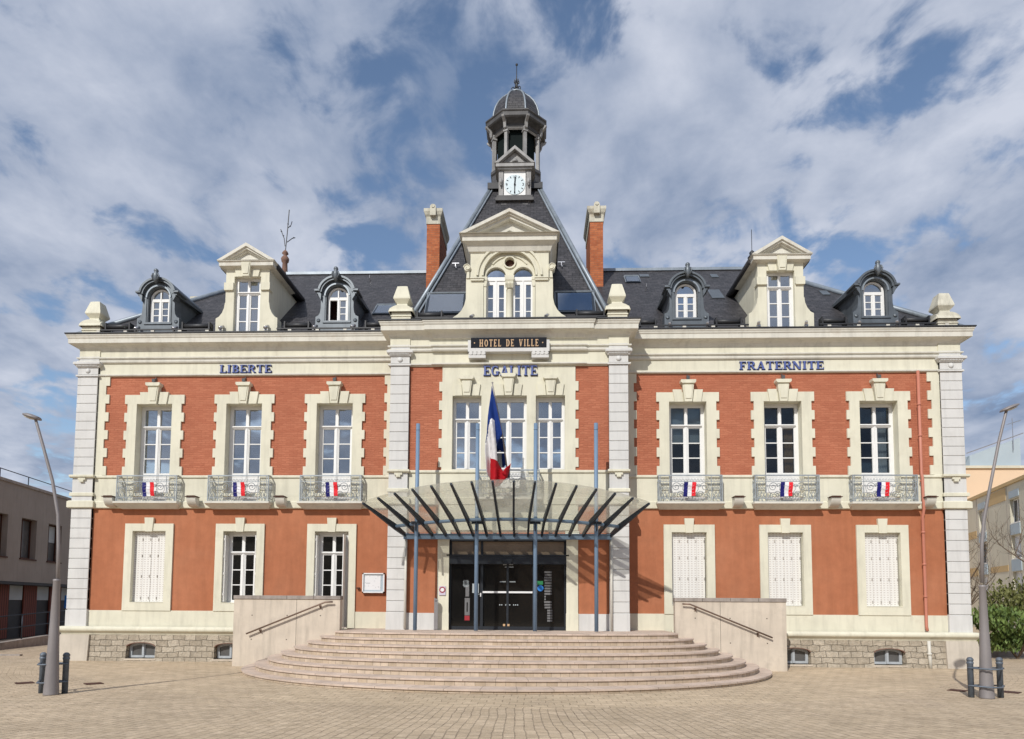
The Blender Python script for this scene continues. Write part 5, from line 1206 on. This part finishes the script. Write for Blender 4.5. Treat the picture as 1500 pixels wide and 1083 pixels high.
# ------------------------------------------------------------------ canopy
def canopy():
    root = tag(empty('entrance_canopy', (0, -1.75, 1.0)), 'fan shaped frosted glass canopy on blue steel posts over the entrance', 'canopy')
    off = Vector((0, -1.75, 1.0)); T = lambda m: m.xf(0, lambda v: v-off)
    for x in (-2.37, -.775, .765, 2.355):
        m = MB(); m.tube([(x, -1.75, 1.0), (x, -1.75, 6.48)], .052, 12); m.tube([(x, -1.75, 6.30), (x, -1.75, 6.32)], .056, 12); T(m); m.build('post', 'blue_steel', root)
        m = MB(); m.box(x-.14, x+.14, -1.80, -1.70, 3.80, 3.86); m.box(x-.012, x+.012, -1.9, -1.6, 3.6, 3.82); T(m); m.build('bracket', 'dark_steel', root)
    m = MB(); m.box(-2.86, 2.83, -1.0, -.86, 3.47, 3.60); m.box(-2.86, 2.83, -1.04, -.86, 3.60, 3.615); T(m); m.build('back_beam', 'blue_steel', root)
    def tip(u):   # u in -1..1
        a = u*.55; Rr = 6.9; x = Rr*math.sin(a); y = -3.55+Rr*(1-math.cos(a))
        z = 3.60+.392*(-.93-y); return Vector((x, y, z+.02*abs(u)))
    def backp(u): return Vector((u*2.80, -.93, 3.615))
    def mid(u): a = u*.55; x = 2.98*u; y = -1.90+.38*u*u; return Vector((x, y, 3.60+.385*(-.93-y)))
    n = 16
    m = MB(); m.tube([mid(-1.0+2*i/24) - Vector((0, 0, .07)) for i in range(25)], .045, 8); T(m); m.build('curved_tube', 'blue_steel', root)
    for i in range(n):
        u = -1+2*i/(n-1); p, q, r = backp(u), mid(u), tip(u); m = MB(); d = (r-p); d.z = 0; d.normalize(); w = Vector((-d.y, d.x, 0))*.027
        prof = [p+Vector((0, 0, .0)), q, r]; lo = [p-Vector((0, 0, .10)), q-Vector((0, 0, .17)), r-Vector((0, 0, .045))]
        o = len(m.v)
        for P_ in prof + lo: m.v += [tuple(P_-w), tuple(P_+w)]
        m.face([o+0, o+1, o+3, o+2]); m.face([o+2, o+3, o+5, o+4]); m.face([o+6, o+8, o+9, o+7]); m.face([o+8, o+10, o+11, o+9])
        for s in (0, 1): m.face([o+s, o+2+s, o+8+s, o+6+s]); m.face([o+2+s, o+4+s, o+10+s, o+8+s])
        m.face([o, o+6, o+7, o+1]); m.face([o+4, o+5, o+11, o+10]); T(m); m.build('rib', 'dark_steel', root)
    for part, f0, f1 in (('glass_panel', .0, .845), ('glass_panel', .85, .985)):
        m = MB(); N_ = 30; o = 0
        for i in range(N_+1):
            u = -1.01+2.02*i/N_; a, b = backp(u), tip(u)
            for f in (f0, f1): P_ = a+(b-a)*f; m.v += [(P_.x, P_.y, P_.z+.03), (P_.x, P_.y, P_.z+.042)]
        for i in range(N_):
            k = o+4*i; m.face([k, k+4, k+6, k+2]); m.face([k+1, k+3, k+7, k+5]); m.face([k+2, k+6, k+7, k+3]); m.face([k, k+1, k+5, k+4])
        T(m); m.build(part, 'frosted_glass', root)
canopy()

# ------------------------------------------------------------------ flag and banners
def flag():
    root = tag(empty('flag_pole', (.02, -1.35, 5.25)), 'thin grey flagpole leaning out from the central balcony', 'flagpole')
    m = MB(); m.tube([(0, 0, -.1), (-.12, -.45, .85), (-.37, -1.05, 2.10)], .022, 8, r1=.014); m.lathe([(0, -.03), (.03, 0), (0, .03)], (-.37, -1.05, 2.12), 8); m.build('pole', 'grey_pole', root)
    m = MB(); m.box(-.05, .05, -.06, .06, -.15, .05); m.build('socket', 'dark_steel', root)
    f = [(-.367, 7.308), (-.086, 6.037), (-.257, 5.822), (-.301, 6.415), (-.368, 6.455), (-.473, 6.253), (-.536, 5.85), (-.547, 5.662), (-.503, 5.072), (-.422, 4.952), (-.427, 5.501), (-.227, 5.393), (-.132, 5.072), (.13, 5.353), (.027, 4.965), (-.288, 4.70)]
    blue = [f[0], f[1], f[2], f[3], f[4], f[5], f[6]]; white = [f[6], f[5], f[4], f[3], f[2], (-.24, 5.6), f[11], f[10], f[9], f[8], f[7]]; red = [f[10], f[11], f[12], f[13], f[14], f[15], f[9]]
    bm = bmesh.new(); 
    for mi, poly in enumerate((blue, white, red)):
        vs = [bm.verts.new((x, 0, z)) for x, z in poly]; fc = bm.faces.new(vs); fc.material_index = mi
    bmesh.ops.triangulate(bm, faces=bm.faces[:])
    for _ in range(4):
        es = [e for e in bm.edges if e.calc_length() > .09]
        if not es: break
        bmesh.ops.subdivide_edges(bm, edges=es, cuts=1, use_grid_fill=False); bmesh.ops.triangulate(bm, faces=bm.faces[:])
    bmesh.ops.remove_doubles(bm, verts=bm.verts[:], dist=.002)
    for v in bm.verts:
        x, z = v.co.x, v.co.z; k = (7.3-z)/2.6
        y = -2.42 + .42*k + (.10*math.sin((x+.05*math.sin(z*2))*24+z*1.2)*min(1, k*2.2)) + .05*math.sin(z*3+x*5)
        v.co.y = y
    for fc in bm.faces: fc.smooth = True
    me = bpy.data.meshes.new('flag'); bm.to_mesh(me); bm.free()
    for n in ('flag_blue', 'flag_white', 'flag_red'): me.materials.append(MATS[n])
    o = bpy.data.objects.new('flag', me); COL.objects.link(o); md = o.modifiers.new('thick', 'SOLIDIFY'); md.thickness = .006
    tag(o, 'blue white and red flag hanging limp from the leaning flagpole', 'flag')
flag()
def banners():
    LB = ['at the far left end of the facade', 'below the LIBERTE lettering', 'nearest the entrance canopy on its left', 'nearest the entrance canopy on its right', 'below the FRATERNITE lettering', 'beside the pink drainpipe at the far right']
    for i, (x0, x1) in enumerate(((-10.64, -10.30), (-7.97, -7.63), (-5.27, -4.93), (4.95, 5.29), (7.64, 7.98), (10.30, 10.64))):
        root = tag(empty('banner', ((x0+x1)/2, -.345, 4.76)), 'small tricolour banner tied to the balcony railing ' + LB[i], 'banner', 'tricolour banners on the balconies')
        w = x1-x0; sk = .03 if i < 3 else -.03
        for k, (nm, mt) in enumerate((('blue_stripe', 'banner_blue'), ('white_stripe', 'paper_white'), ('red_stripe', 'banner_red'))):
            m = MB(); N_ = 6; z0, z1 = -.02+.012*k, .40
            for j in range(N_+1):
                z = z0+(z1-z0)*j/N_; yy = .012*math.sin(j*1.3+k+i)-.012
                a, b = -w/2+w*k/3, -w/2+w*(k+1)/3; s_ = sk*(1-j/N_)
                m.v += [(a+s_, yy, z), (b+s_, yy+.004*math.sin(j), z), (b+s_, yy+.008, z), (a+s_, yy+.008, z)]
            for j in range(N_):
                o = 4*j
                for q in range(4): m.face([o+q, o+(q+1) % 4, o+4+(q+1) % 4, o+4+q])
            m.face([0, 1, 2, 3]); m.face([4*N_+q for q in range(4)])
            m.build(nm, mt, root)
        m = MB(); random.seed(i)
        for z in (.28, .19, .09): m.tube([(-w*.30, -.03, z), (-w*.1, -.032, z+.02), (w*.1, -.032, z-.01), (w*.3, -.03, z+.015)], .0035, 4)
        m.build('script_line', 'sign_mauve', root)
banners()
def floodlights():
    lab = ['white floodlight on the balcony band beside the left corner pilaster', 'white floodlight between the leftmost and second balconies', 'white floodlight between the second and third balconies from the left', 'white floodlight between the two right balconies nearest the canopy', 'white floodlight between the two rightmost balconies', 'white floodlight right of the last balcony, by the pink drainpipe']
    for i, x in enumerate((-11.649, -9.192, -6.597, 6.487, 9.167, 11.78)):
        r = tag(empty('floodlight', (x, -.1, 4.62)), lab[i], 'floodlight', 'floodlights along the balcony band')
        m = MB(); m.smooth = False; m.prism([(0, .11), (-.25, .11)] + [(-.25*math.cos(a*PI/20), .10-.25*math.sin(a*PI/20)) for a in range(11)], -.13, .13, axis='x'); m.build('housing', 'lamp_housing', r)
        m = MB(); m.box(-.16, .16, -.29, -.03, .115, .135); m.box(-.12, .12, -.27, -.05, .135, .155); m.build('lens', 'wood_brown', r)
floodlights()

def small_things():
    r = tag(empty('notice_board', (-3.885, -.06, 2.28)), 'white framed notice case on the orange wall left of the entrance', 'notice board')
    m = MB(); 
    for a in ((-.32, -.285, -.285, .285), (.285, .32, -.285, .285)): m.box(a[0], a[1], -.05, .05, a[2], a[3])
    m.box(-.32, .32, -.05, .05, .25, .285); m.box(-.32, .32, -.05, .05, -.285, -.25); m.build('frame', 'paper_white', r)
    m = MB(); m.box(-.29, .29, -.01, .05, -.25, .25); m.build('panel', 'flat_greyblue', r)
    m = MB(); random.seed(5)
    m.box(-.26, .2, -.012, -.01, -.2, .22)
    m.build('sheet', 'paper_white', r)
    m = MB()
    for k in range(16): a, b = random.uniform(-.26, .25), random.uniform(-.18, .22); m.box(a, a+.012, -.016, -.012, b, b+.012)
    m.box(-.22, -.10, -.016, -.012, -.01, .0); m.build('pin', 'ink_grey', r)
    m = MB(); m.box(-4.37, -4.29, -.09, 0, 2.11, 2.15); tag(m.build('door_bell', 'wood_brown'), 'small dark red box on the wall left of the notice case', 'box')
    r = tag(empty('round_sign', (-1.79, -P-.08, 2.06)), 'small round red-ringed sign on the cream pier left of the door', 'sign')
    m = MB(); m.box(-.09, .09, 0, .025, -.13, .12); m.build('plate', 'sign_mauve', r)
    m = MB(); m.prism([arc(0, .02, .085, 0, 345, 23), arc(0, .02, .058, 0, 345, 23)], -.006, .0); m.build('ring', 'sign_red', r)
    m = MB(); m.tube([(0, -.006, .02), (0, 0, .02)], .05, 16); m.build('disc', 'paper_white', r)
    r = tag(empty('short_post', (-1.93, -.98, 1.0)), 'short grey steel post standing beside the entrance door', 'post')
    m = MB(); m.prism([(-.05, 0), (.05, 0), (.05, .80), (-.05, .86)], -.05, .05); m.build('body', 'steel', r)
    m = MB(); m.tube([(0, -.055, .77), (0, -.045, .77)], .02, 8); m.build('button', 'lamp_glass', r)
    for i, (x, y) in enumerate(((-9.81, -5.62), (-8.35, -5.61), (9.35, -5.25), (10.26, -5.45))):
        lb = ['rusty square cover in the paving left of the left street lamp', 'rusty square cover in the paving behind and right of the left street lamp', 'rusty square cover in the paving left of the right street lamp', 'rusty square cover in the paving right of the right street lamp'][i]
        m = MB(); m.prism([(-.22, 0), (0, -.22), (.22, 0), (0, .22)], 0, .012, axis='z'); o = m.build('ground_cover', 'wood_brown', loc=(x, y, 0)); tag(o, lb, 'cover', 'covers set in the paving')
small_things()

# ------------------------------------------------------------------ street lamps and guards
def lamps():
    def lamp(x, y, pts, head, lab):
        r = tag(empty('street_lamp', (x, y, 0)), lab, 'street lamp', 'street lamps in front of the hall')
        m = MB(); m.smooth = True; m.lathe([(.128, 0), (.125, .02), (.102, .55), (.076, 1.3), (.057, 2.06), (.063, 2.07), (.063, 2.10), (.04, 2.11)], (0, 0, 0), 20); m.build('base_column', 'grey_pole', r)
        m = MB(); m.tube(pts, .034, 10, r1=.024); m.build('pole', 'grey_pole', r)
        m = MB(); hx, hz, dx, dz = head; s = 1 if dx > 0 else -1
        N_ = 10; o = len(m.v); m.smooth = True
        for i in range(N_+1):
            t = i/N_; w = .115*math.sin(PI*min(1, .12+t*.88))**.6+.01; hgt = .045*math.sin(PI*min(1, .15+.85*t))**.5+.008; cx, cz = hx+dx*t, hz+dz*t
            for k in range(10): a = 2*PI*k/10; m.v.append((cx+hgt*.2*math.sin(a), w*math.cos(a), cz+hgt*math.sin(a)*(1 if math.sin(a) > 0 else .55)))
        for i in range(N_):
            for k in range(10): m.face([o+i*10+k, o+i*10+(k+1) % 10, o+(i+1)*10+(k+1) % 10, o+(i+1)*10+k])
        m.face([o+k for k in range(10)]); m.face([o+N_*10+k for k in range(10)])
        h = m.build('lamp_head', 'grey_pole', r)
        g = MB(); st = len(g.v); g.lathe([(.10, 0), (.09, -.015), (0, -.03)], (0, 0, 0), 14); g.xf(st, lambda v: Vector((hx+dx*.55+v.x*1.1, v.y*.85, hz+dz*.55-.022+v.z+v.x*dz/dx))); g.build('lens', 'lamp_housing', h)
    lamp(-8.03, -7.3, [(.02, 0, 2.05), (.0, 0, 2.7), (-.04, 0, 3.3), (-.18, 0, 3.93), (-.40, 0, 4.60), (-.57, 0, 5.10), (-.62, 0, 5.17)], (-.50, 5.10, -.32, .10), 'curved grey street lamp left of the town hall, head leaning left')
    lamp(9.19, -6.4, [(.0, 0, 2.15), (.02, 0, 2.85), (.08, 0, 3.35), (.19, 0, 3.85), (.42, 0, 4.85), (.58, 0, 5.43), (.62, 0, 5.5)], (.50, 5.44, .33, .13), 'curved grey street lamp right of the town hall, head leaning right')
    for x, y, w, lab in ((-8.15, -7.08, .22, 'two blue-grey posts with rails guarding the left street lamp'), (9.25, -6.28, .27, 'two blue-grey posts with rails guarding the right street lamp')):
        r = tag(empty('lamp_guard', (x, y, 0)), lab, 'post guard', 'post guards round the street lamps')
        for s in (-1, 1):
            m = MB(); m.smooth = True; m.lathe([(.052, 0), (.052, .62), (.060, .63), (.060, .66), (.052, .665), (.052, .68), (.060, .685), (.060, .71), (.050, .73), (.03, .75), (.0, .755)], (s*w, 0, 0), 14); m.build('post', 'bollard_blue', r)
        for z in (.55, .22):
            m = MB(); pts = [(-w-.06, -.02, z), (-w, -.06, z), (-w*.5, -.28, z), (0, -.32, z), (w*.5, -.28, z), (w, -.06, z), (w+.06, -.02, z)]; m.tube(pts, .016, 8)
            m.tube([(-w, .05, z), (-w*.5, .10, z), (w*.5, .10, z), (w, .05, z)], .014, 8); m.build('rail', 'bollard_blue', r)
lamps()

# ------------------------------------------------------------------ neighbours
def left_office():
    p0 = Vector((-20.6, 2.0)); d = Vector((-.183, 1.0)).normalized()
    ang = math.atan2(d.y, d.x) - PI/2
    r = tag(empty('office_building', (p0.x, p0.y, 0), ang), 'low beige office block with dark red ground floor beyond the left corner', 'building')
    # local: y along facade (away from camera), facade faces +x, wall at x=0
    L_ = 30; h = 6.78
    wins = [(5.25-.05+2.27*(k-2)+.4, 6.75+2.27*(k-2)+.1) for k in range(12)]
    m = MB(); m.prism([[(0, 2.55), (L_, 2.55), (L_, h), (0, h)]] + [[(a, 3.6), (b, 3.6), (b, 5.4), (a, 5.4)] for a, b in wins], .0, -.35, axis='x'); m.box(-9, -.35, 0, L_, 2.55, h-.05)
    for k in range(10): m.box(.0, .012, k*3.05+.6-.012, k*3.05+.6+.012, 2.75, h) if False else None
    m.build('upper_wall', 'office_wall', r)
    m = MB(); m.box(-9, .06, -.05, L_, h, h+.12); m.build('roof_edge', 'coping_grey', r)
    m = MB(); m.box(-.9, -.6, 0, L_, 0, 2.54); m.box(-9, -.8, .02, L_, 0, 2.53); m.build('ground_floor', 'office_dark', r)
    m = MB(); m.box(-.61, .02, 0, L_, 2.42, 2.545); m.build('soffit', 'office_dark', r)
    for k, (a, b) in enumerate(wins):
        m = MB(); m.box(-.28, -.24, a, b, 3.6, 3.67); m.box(-.28, -.24, a, a+.06, 3.6, 5.4); m.box(-.28, -.24, b-.06, b, 3.6, 5.4); m.box(-.28, -.24, a, b, 5.33, 5.4); m.box(-.28, -.24, a+.5, a+.56, 3.6, 5.4); m.box(-.05, .05, a-.04, b+.04, 3.54, 3.6)
        w = m.build('window', 'wood_brown', r); g = MB(); g.box(-.31, -.30, a, b, 3.6, 5.4); g.build('glass', 'lamp_glass', w)
        if k % 2 == 0: q = MB(); q.box(-.298, -.29, a+.06, b-.06, 4.55, 5.33); q.build('blind', 'blind_grey', w)
        m = MB(); m.box(-.58, -.52, a-.75, a+.35, .05, 2.42); m.build('slatted_panel', 'red_slats', r)
        m = MB(); m.box(-.58, -.56, a+.4, b+.2, 1.75, 2.4); m.build('ground_blind', 'blind_grey', r)
    m = MB()
    for k in range(int(L_/2.2)): m.tube([(-.4, k*2.2+.2, h), (-.4, k*2.2+.2, h+.62)], .022, 5)
    m.tube([(-.4, .2, h+.62), (-.4, L_-.5, h+.62)], .022, 5); m.build('roof_railing', 'dark_steel', r)
    # blue sign
    m = MB(); m.box(-.05, .03, 12.1, 12.6, 1.35, 2.0); m.build('blue_sign', 'sign_blue', r)
    # ramp wall + railing
    w = tag(empty('ramp', (-18.0, 3.2, 0), ang), 'low concrete access ramp with thin railing before the office block', 'ramp')
    m = MB(); m.prism([(-2, 0), (14, 0), (14, .75), (-2, .15)], 0, .25, axis='x'); m.build('ramp_wall', 'coping_grey', w)
    m = MB(); z = lambda y: .15+.6*(y+2)/16
    for k in range(9): yy = -1.8+k*1.9; m.tube([(.12, yy, z(yy)), (.12, yy, z(yy)+.9)], .022, 6)
    for q in (.9, .45): m.tube([(.12, -1.8, z(-1.8)+q), (.12, 13.4, z(13.4)+q)], .02, 6)
    m.build('ramp_railing', 'dark_steel', w)
    m = MB(); m.box(-20.0, -15.2, 1.2, 1.32, 0, .05); tag(m.build('kerb', 'coping_grey'), kind='structure')
left_office()

def right_flats():
    p0 = Vector((33.6, 25.5)); d = Vector((.27, 1.0)).normalized(); ang = math.atan2(d.y, d.x)-PI/2
    r = tag(empty('apartment_building', (p0.x, p0.y, 0), ang), 'cream and ochre apartment block with stepped roofline right of the town hall', 'building')
    L_ = 26
    # local: facade at x=0 facing -x
    rows = [(2.55, 4.2), (5.15, 6.8), (7.7, 9.4)]; cols = [(-2.4, -.8), (3.7, 5.3), (10.1, 11.6), (15.2, 16.6)]
    m = MB(); m.prism([[(-4, 0), (L_, 0), (L_, 10.5), (-4, 10.5)]] + [[(a, z0), (b, z0), (b, z1), (a, z1)] for a, b in cols for z0, z1 in rows], 0, .4, axis='x'); m.box(.4, 9, -4, L_, 0, 10.45)
    m.build('wall', 'flat_cream', r)
    for k, (a, b) in enumerate(cols):
        for j, (z0, z1) in enumerate(rows):
            m = MB(); m.box(.20, .25, a, a+.09, z0, z1); m.box(.20, .25, b-.09, b, z0, z1); m.box(.20, .25, a, b, z1-.09, z1); m.box(.20, .25, a, b, z0, z0+.09); m.box(.20, .25, (a+b)/2-.05, (a+b)/2+.05, z0, z1); m.box(-.03, .2, a-.05, b+.05, z0-.07, z0)
            w = m.build('window', 'white_paint', r); g = MB(); g.box(.27, .29, a, b, z0, z1); g.build('glass', 'lamp_glass', w)
            if (k+j) % 3: q = MB(); q.box(.245, .265, a+.08, b-.08, z0+(z1-z0)*(.5 if (k+j) % 2 else .1), z1-.08); q.build('roller_blind', 'paper_white', w)
            e = MB(); e.box(-.05, 0, a-.05, b+.05, z1+.05 if j < 2 else 9.5, (rows[j+1][0]-.1 if j < 2 else 10.0)); e.build('spandrel', 'flat_greyblue', r)
    for x0, x1, z0, z1 in ((6.0, 9.4, 4.3, 4.75), (12.2, 14.9, 7.3, 7.9), (12.2, 14.9, 4.2, 4.9), (6.0, 9.4, 9.5, 10.4), (-.4, 3.2, 4.3, 4.8)):
        m = MB(); m.box(-.03, 0, x0, x1, z0, z1); m.build('ochre_panel', 'flat_ochre', r)
    m = MB(); m.box(-.02, 0, 9.45, 9.49, 0, 10.5); m.box(-.02, 0, 5.8, 5.84, 0, 10.5); m.box(-.02, 0, 12.0, 12.04, 0, 10.5); m.build('joint', 'coping_grey', r)
    m = MB()
    m.box(-.12, 9, -4.1, L_, 10.5, 10.75); m.build('ochre_band', 'flat_ochre', r)
    t = tag(empty('far_building', (30, 48, 0)), 'tall peach wall rising behind the cream apartment block', 'building')
    m = MB(); m.box(0, 40, 0, 12, 0, 15.2); m.build('wall', 'flat_peach', t)
    m = MB(); m.box(-.2, 40, -.2, 12, 15.2, 15.45); m.build('roof_edge', 'flat_cream', t)
    m = MB(); m.prism([(13.3, 15.4), (18.2, 15.4), (18.2, 18.3), (13.3, 16.5)], .2, 5); m.build('rooftop_block', 'flat_greyblue', t)
    m = MB(); m.tube([(12.9, 0, 16.7), (18.4, 0, 18.7)], .05, 5); m.tube([(17.4, 0, 17), (17.4, 0, 20.2)], .04, 5); m.tube([(17.0, 0, 19.6), (18.2, 0, 19.95)], .03, 5)
    for k in range(5): m.tube([(17.1+k*.22, -.4, 19.62+k*.07), (17.1+k*.22, .4, 19.62+k*.07)], .025, 4)
    m.build('aerial', 'steel', t)
right_flats()

def leafcloud(m, c, rad, n, size, seed=0):
    rnd = random.Random(seed)
    blobs = [(Vector((rnd.uniform(-.6, .6)*rad[0], rnd.uniform(-.6, .6)*rad[1], rnd.uniform(-.5, .5)*rad[2])), rnd.uniform(.35, .6)) for _ in range(9)]
    for i in range(n):
        b, s = rnd.choice(blobs); v = Vector((rnd.gauss(0, 1), rnd.gauss(0, 1), rnd.gauss(0, 1))).normalized()*rnd.uniform(.6, 1.05)
        p = Vector(c)+b+Vector((v.x*rad[0]*s, v.y*rad[1]*s, v.z*rad[2]*s))
        if p.z < .03: continue
        d = Vector((rnd.uniform(-1, 1), rnd.uniform(-1, 1), rnd.uniform(-.6, 1))).normalized(); u = d.cross(Vector((0, 0, 1))).normalized(); w = d.cross(u)
        k = size*rnd.uniform(.6, 1.3); o = len(m.v)
        m.v += [tuple(p-u*k*.5), tuple(p+w*k), tuple(p+u*k*.5), tuple(p-w*k)]; m.face([o, o+1, o+2, o+3])
def shrubs():
    data = [((16.6, 3.6), (1.3, 1.2, .9), 1.0, 'leaf_green', 'dark green bush directly behind the right corner of the town hall'),
            ((20.6, 8.5), (2.6, 1.6, 1.3), 1.9, 'leaf_dry', 'broad yellow-green bush under the bare trees'),
            ((24.5, 9.5), (2.4, 1.6, 1.2), 1.9, 'leaf_green', 'green bush at the right edge of the picture'),
            ((19.2, 5.5), (1.6, .8, .4), .45, 'leaf_green', 'low spreading shrub beside the paving on the right')]
    for i, (xy, rad, zc, mt, lab) in enumerate(data):
        r = tag(empty('bush', (xy[0], xy[1], 0)), lab, 'bush', 'bushes right of the town hall')
        m = MB(); leafcloud(m, (0, 0, zc), rad, 3400 if i else 2400, .085, i+1); m.build('foliage', mt, r)
        m = MB(); rnd = random.Random(i)
        for k in range(7): a = rnd.uniform(0, 6.28); m.tube([(0, 0, 0), (math.cos(a)*rad[0]*.3, math.sin(a)*rad[1]*.3, zc*.6), (math.cos(a)*rad[0]*.7, math.sin(a)*rad[1]*.7, zc*1.3)], .03, 5, r1=.008)
        m.build('stems', 'bark', r)
    def bare(x, y, h, seed, lab):
        r = tag(empty('bare_tree', (x, y, 0)), lab, 'tree', 'bare trees right of the town hall'); rnd = random.Random(seed); m = MB(); q = MB()
        def br(mb, p, d, l, rd, dep):
            pts = [p]; 
            for k in range(4): d = (d+Vector((rnd.uniform(-.2, .2), rnd.uniform(-.2, .2), rnd.uniform(-.05, .12)))).normalized(); p = p+d*l/4; pts.append(p)
            mb.tube(pts, rd, 5 if dep > 1 else 4, r1=rd*.55, caps=False)
            if dep > 0:
                for k in range(4 if dep > 2 else 3): s = pts[rnd.choice((2, 3, 4))]; nd = (d+Vector((rnd.uniform(-1, 1), rnd.uniform(-1, 1), rnd.uniform(-.2, .6)))).normalized(); br(q, s, nd, l*.68, rd*.5, dep-1)
        br(m, Vector((0, 0, 0)), Vector((0, 0, 1)), h*.4, .09, 5); m.build('trunk', 'bark', r); q.build('crown', 'bark', r)
    bare(22.5, 9.0, 7.0, 3, 'bare branched tree at the right edge, in front of the cream flats'); bare(19.6, 11.5, 5.5, 8, 'smaller bare tree between the lamp and the cream flats')
    m = MB(); m.box(15.5, 40, 4.4, 4.6, 0, .18); tag(m.build('kerb', 'coping_grey'), kind='structure')
    g = MB(); rnd = random.Random(4)
    for i in range(5000):
        x, y = rnd.uniform(15.6, 32), rnd.uniform(4.6, 16); h = rnd.uniform(.08, .28); a = rnd.uniform(0, 6.28); o = len(g.v)
        g.v += [(x, y, 0), (x+.05*math.cos(a), y+.05*math.sin(a), 0), (x+rnd.uniform(-.06, .06), y+rnd.uniform(-.06, .06), h)]; g.face([o, o+1, o+2])
    tag(g.build('grass', 'leaf_dry'), 'green grass behind the kerb right of the hall', 'grass', kind='stuff')
    b = MB(); b.add([(15.55, 4.6, .02), (60, 4.6, .02), (60, 24, .02), (15.55, 24, .02)], [(0, 1, 2, 3)]); tag(b.build('flower_bed', 'leaf_green'), kind='structure')
shrubs()

def opposite():
    for i, (x0, x1, h, mt) in enumerate(((-34, -17, 11, 'flat_cream'), (-17, -3, 13.5, 'office_wall'), (-3, 14, 11.5, 'flat_peach'), (14, 33, 13, 'flat_cream'))):
        r = tag(empty('terraced_house', ((x0+x1)/2, -52, 0)), ['wide cream house across the square with dark hipped roof', 'taller grey house across the square', 'peach house across the square', 'long cream house at the far end across the square'][i], 'house', 'houses across the square')
        w = x1-x0; m = MB(); m.box(-w/2, w/2, -10, 0, 0, h*.78); m.build('wall', mt, r)
        m = MB(); m.add([(-w/2-.3, -10.3, h*.78), (w/2+.3, -10.3, h*.78), (w/2+.3, .3, h*.78), (-w/2-.3, .3, h*.78), (-w/2, -5, h+1.5), (w/2, -5, h+1.5)], [(0, 1, 5, 4), (2, 3, 4, 5), (1, 2, 5), (3, 0, 4), (0, 3, 2, 1)]); m.build('roof', 'slate', r)
        k = int(w/2.6)
        for a in range(k):
            for z in (1.0, 4.0, 7.0)[:3 if h > 11.2 else 2]:
                x = -w/2+w*(a+.5)/k; q = MB(); q.box(x-.5, x+.5, 0, .05, z, z+1.7); q.build('window', 'lamp_glass', r)
opposite()
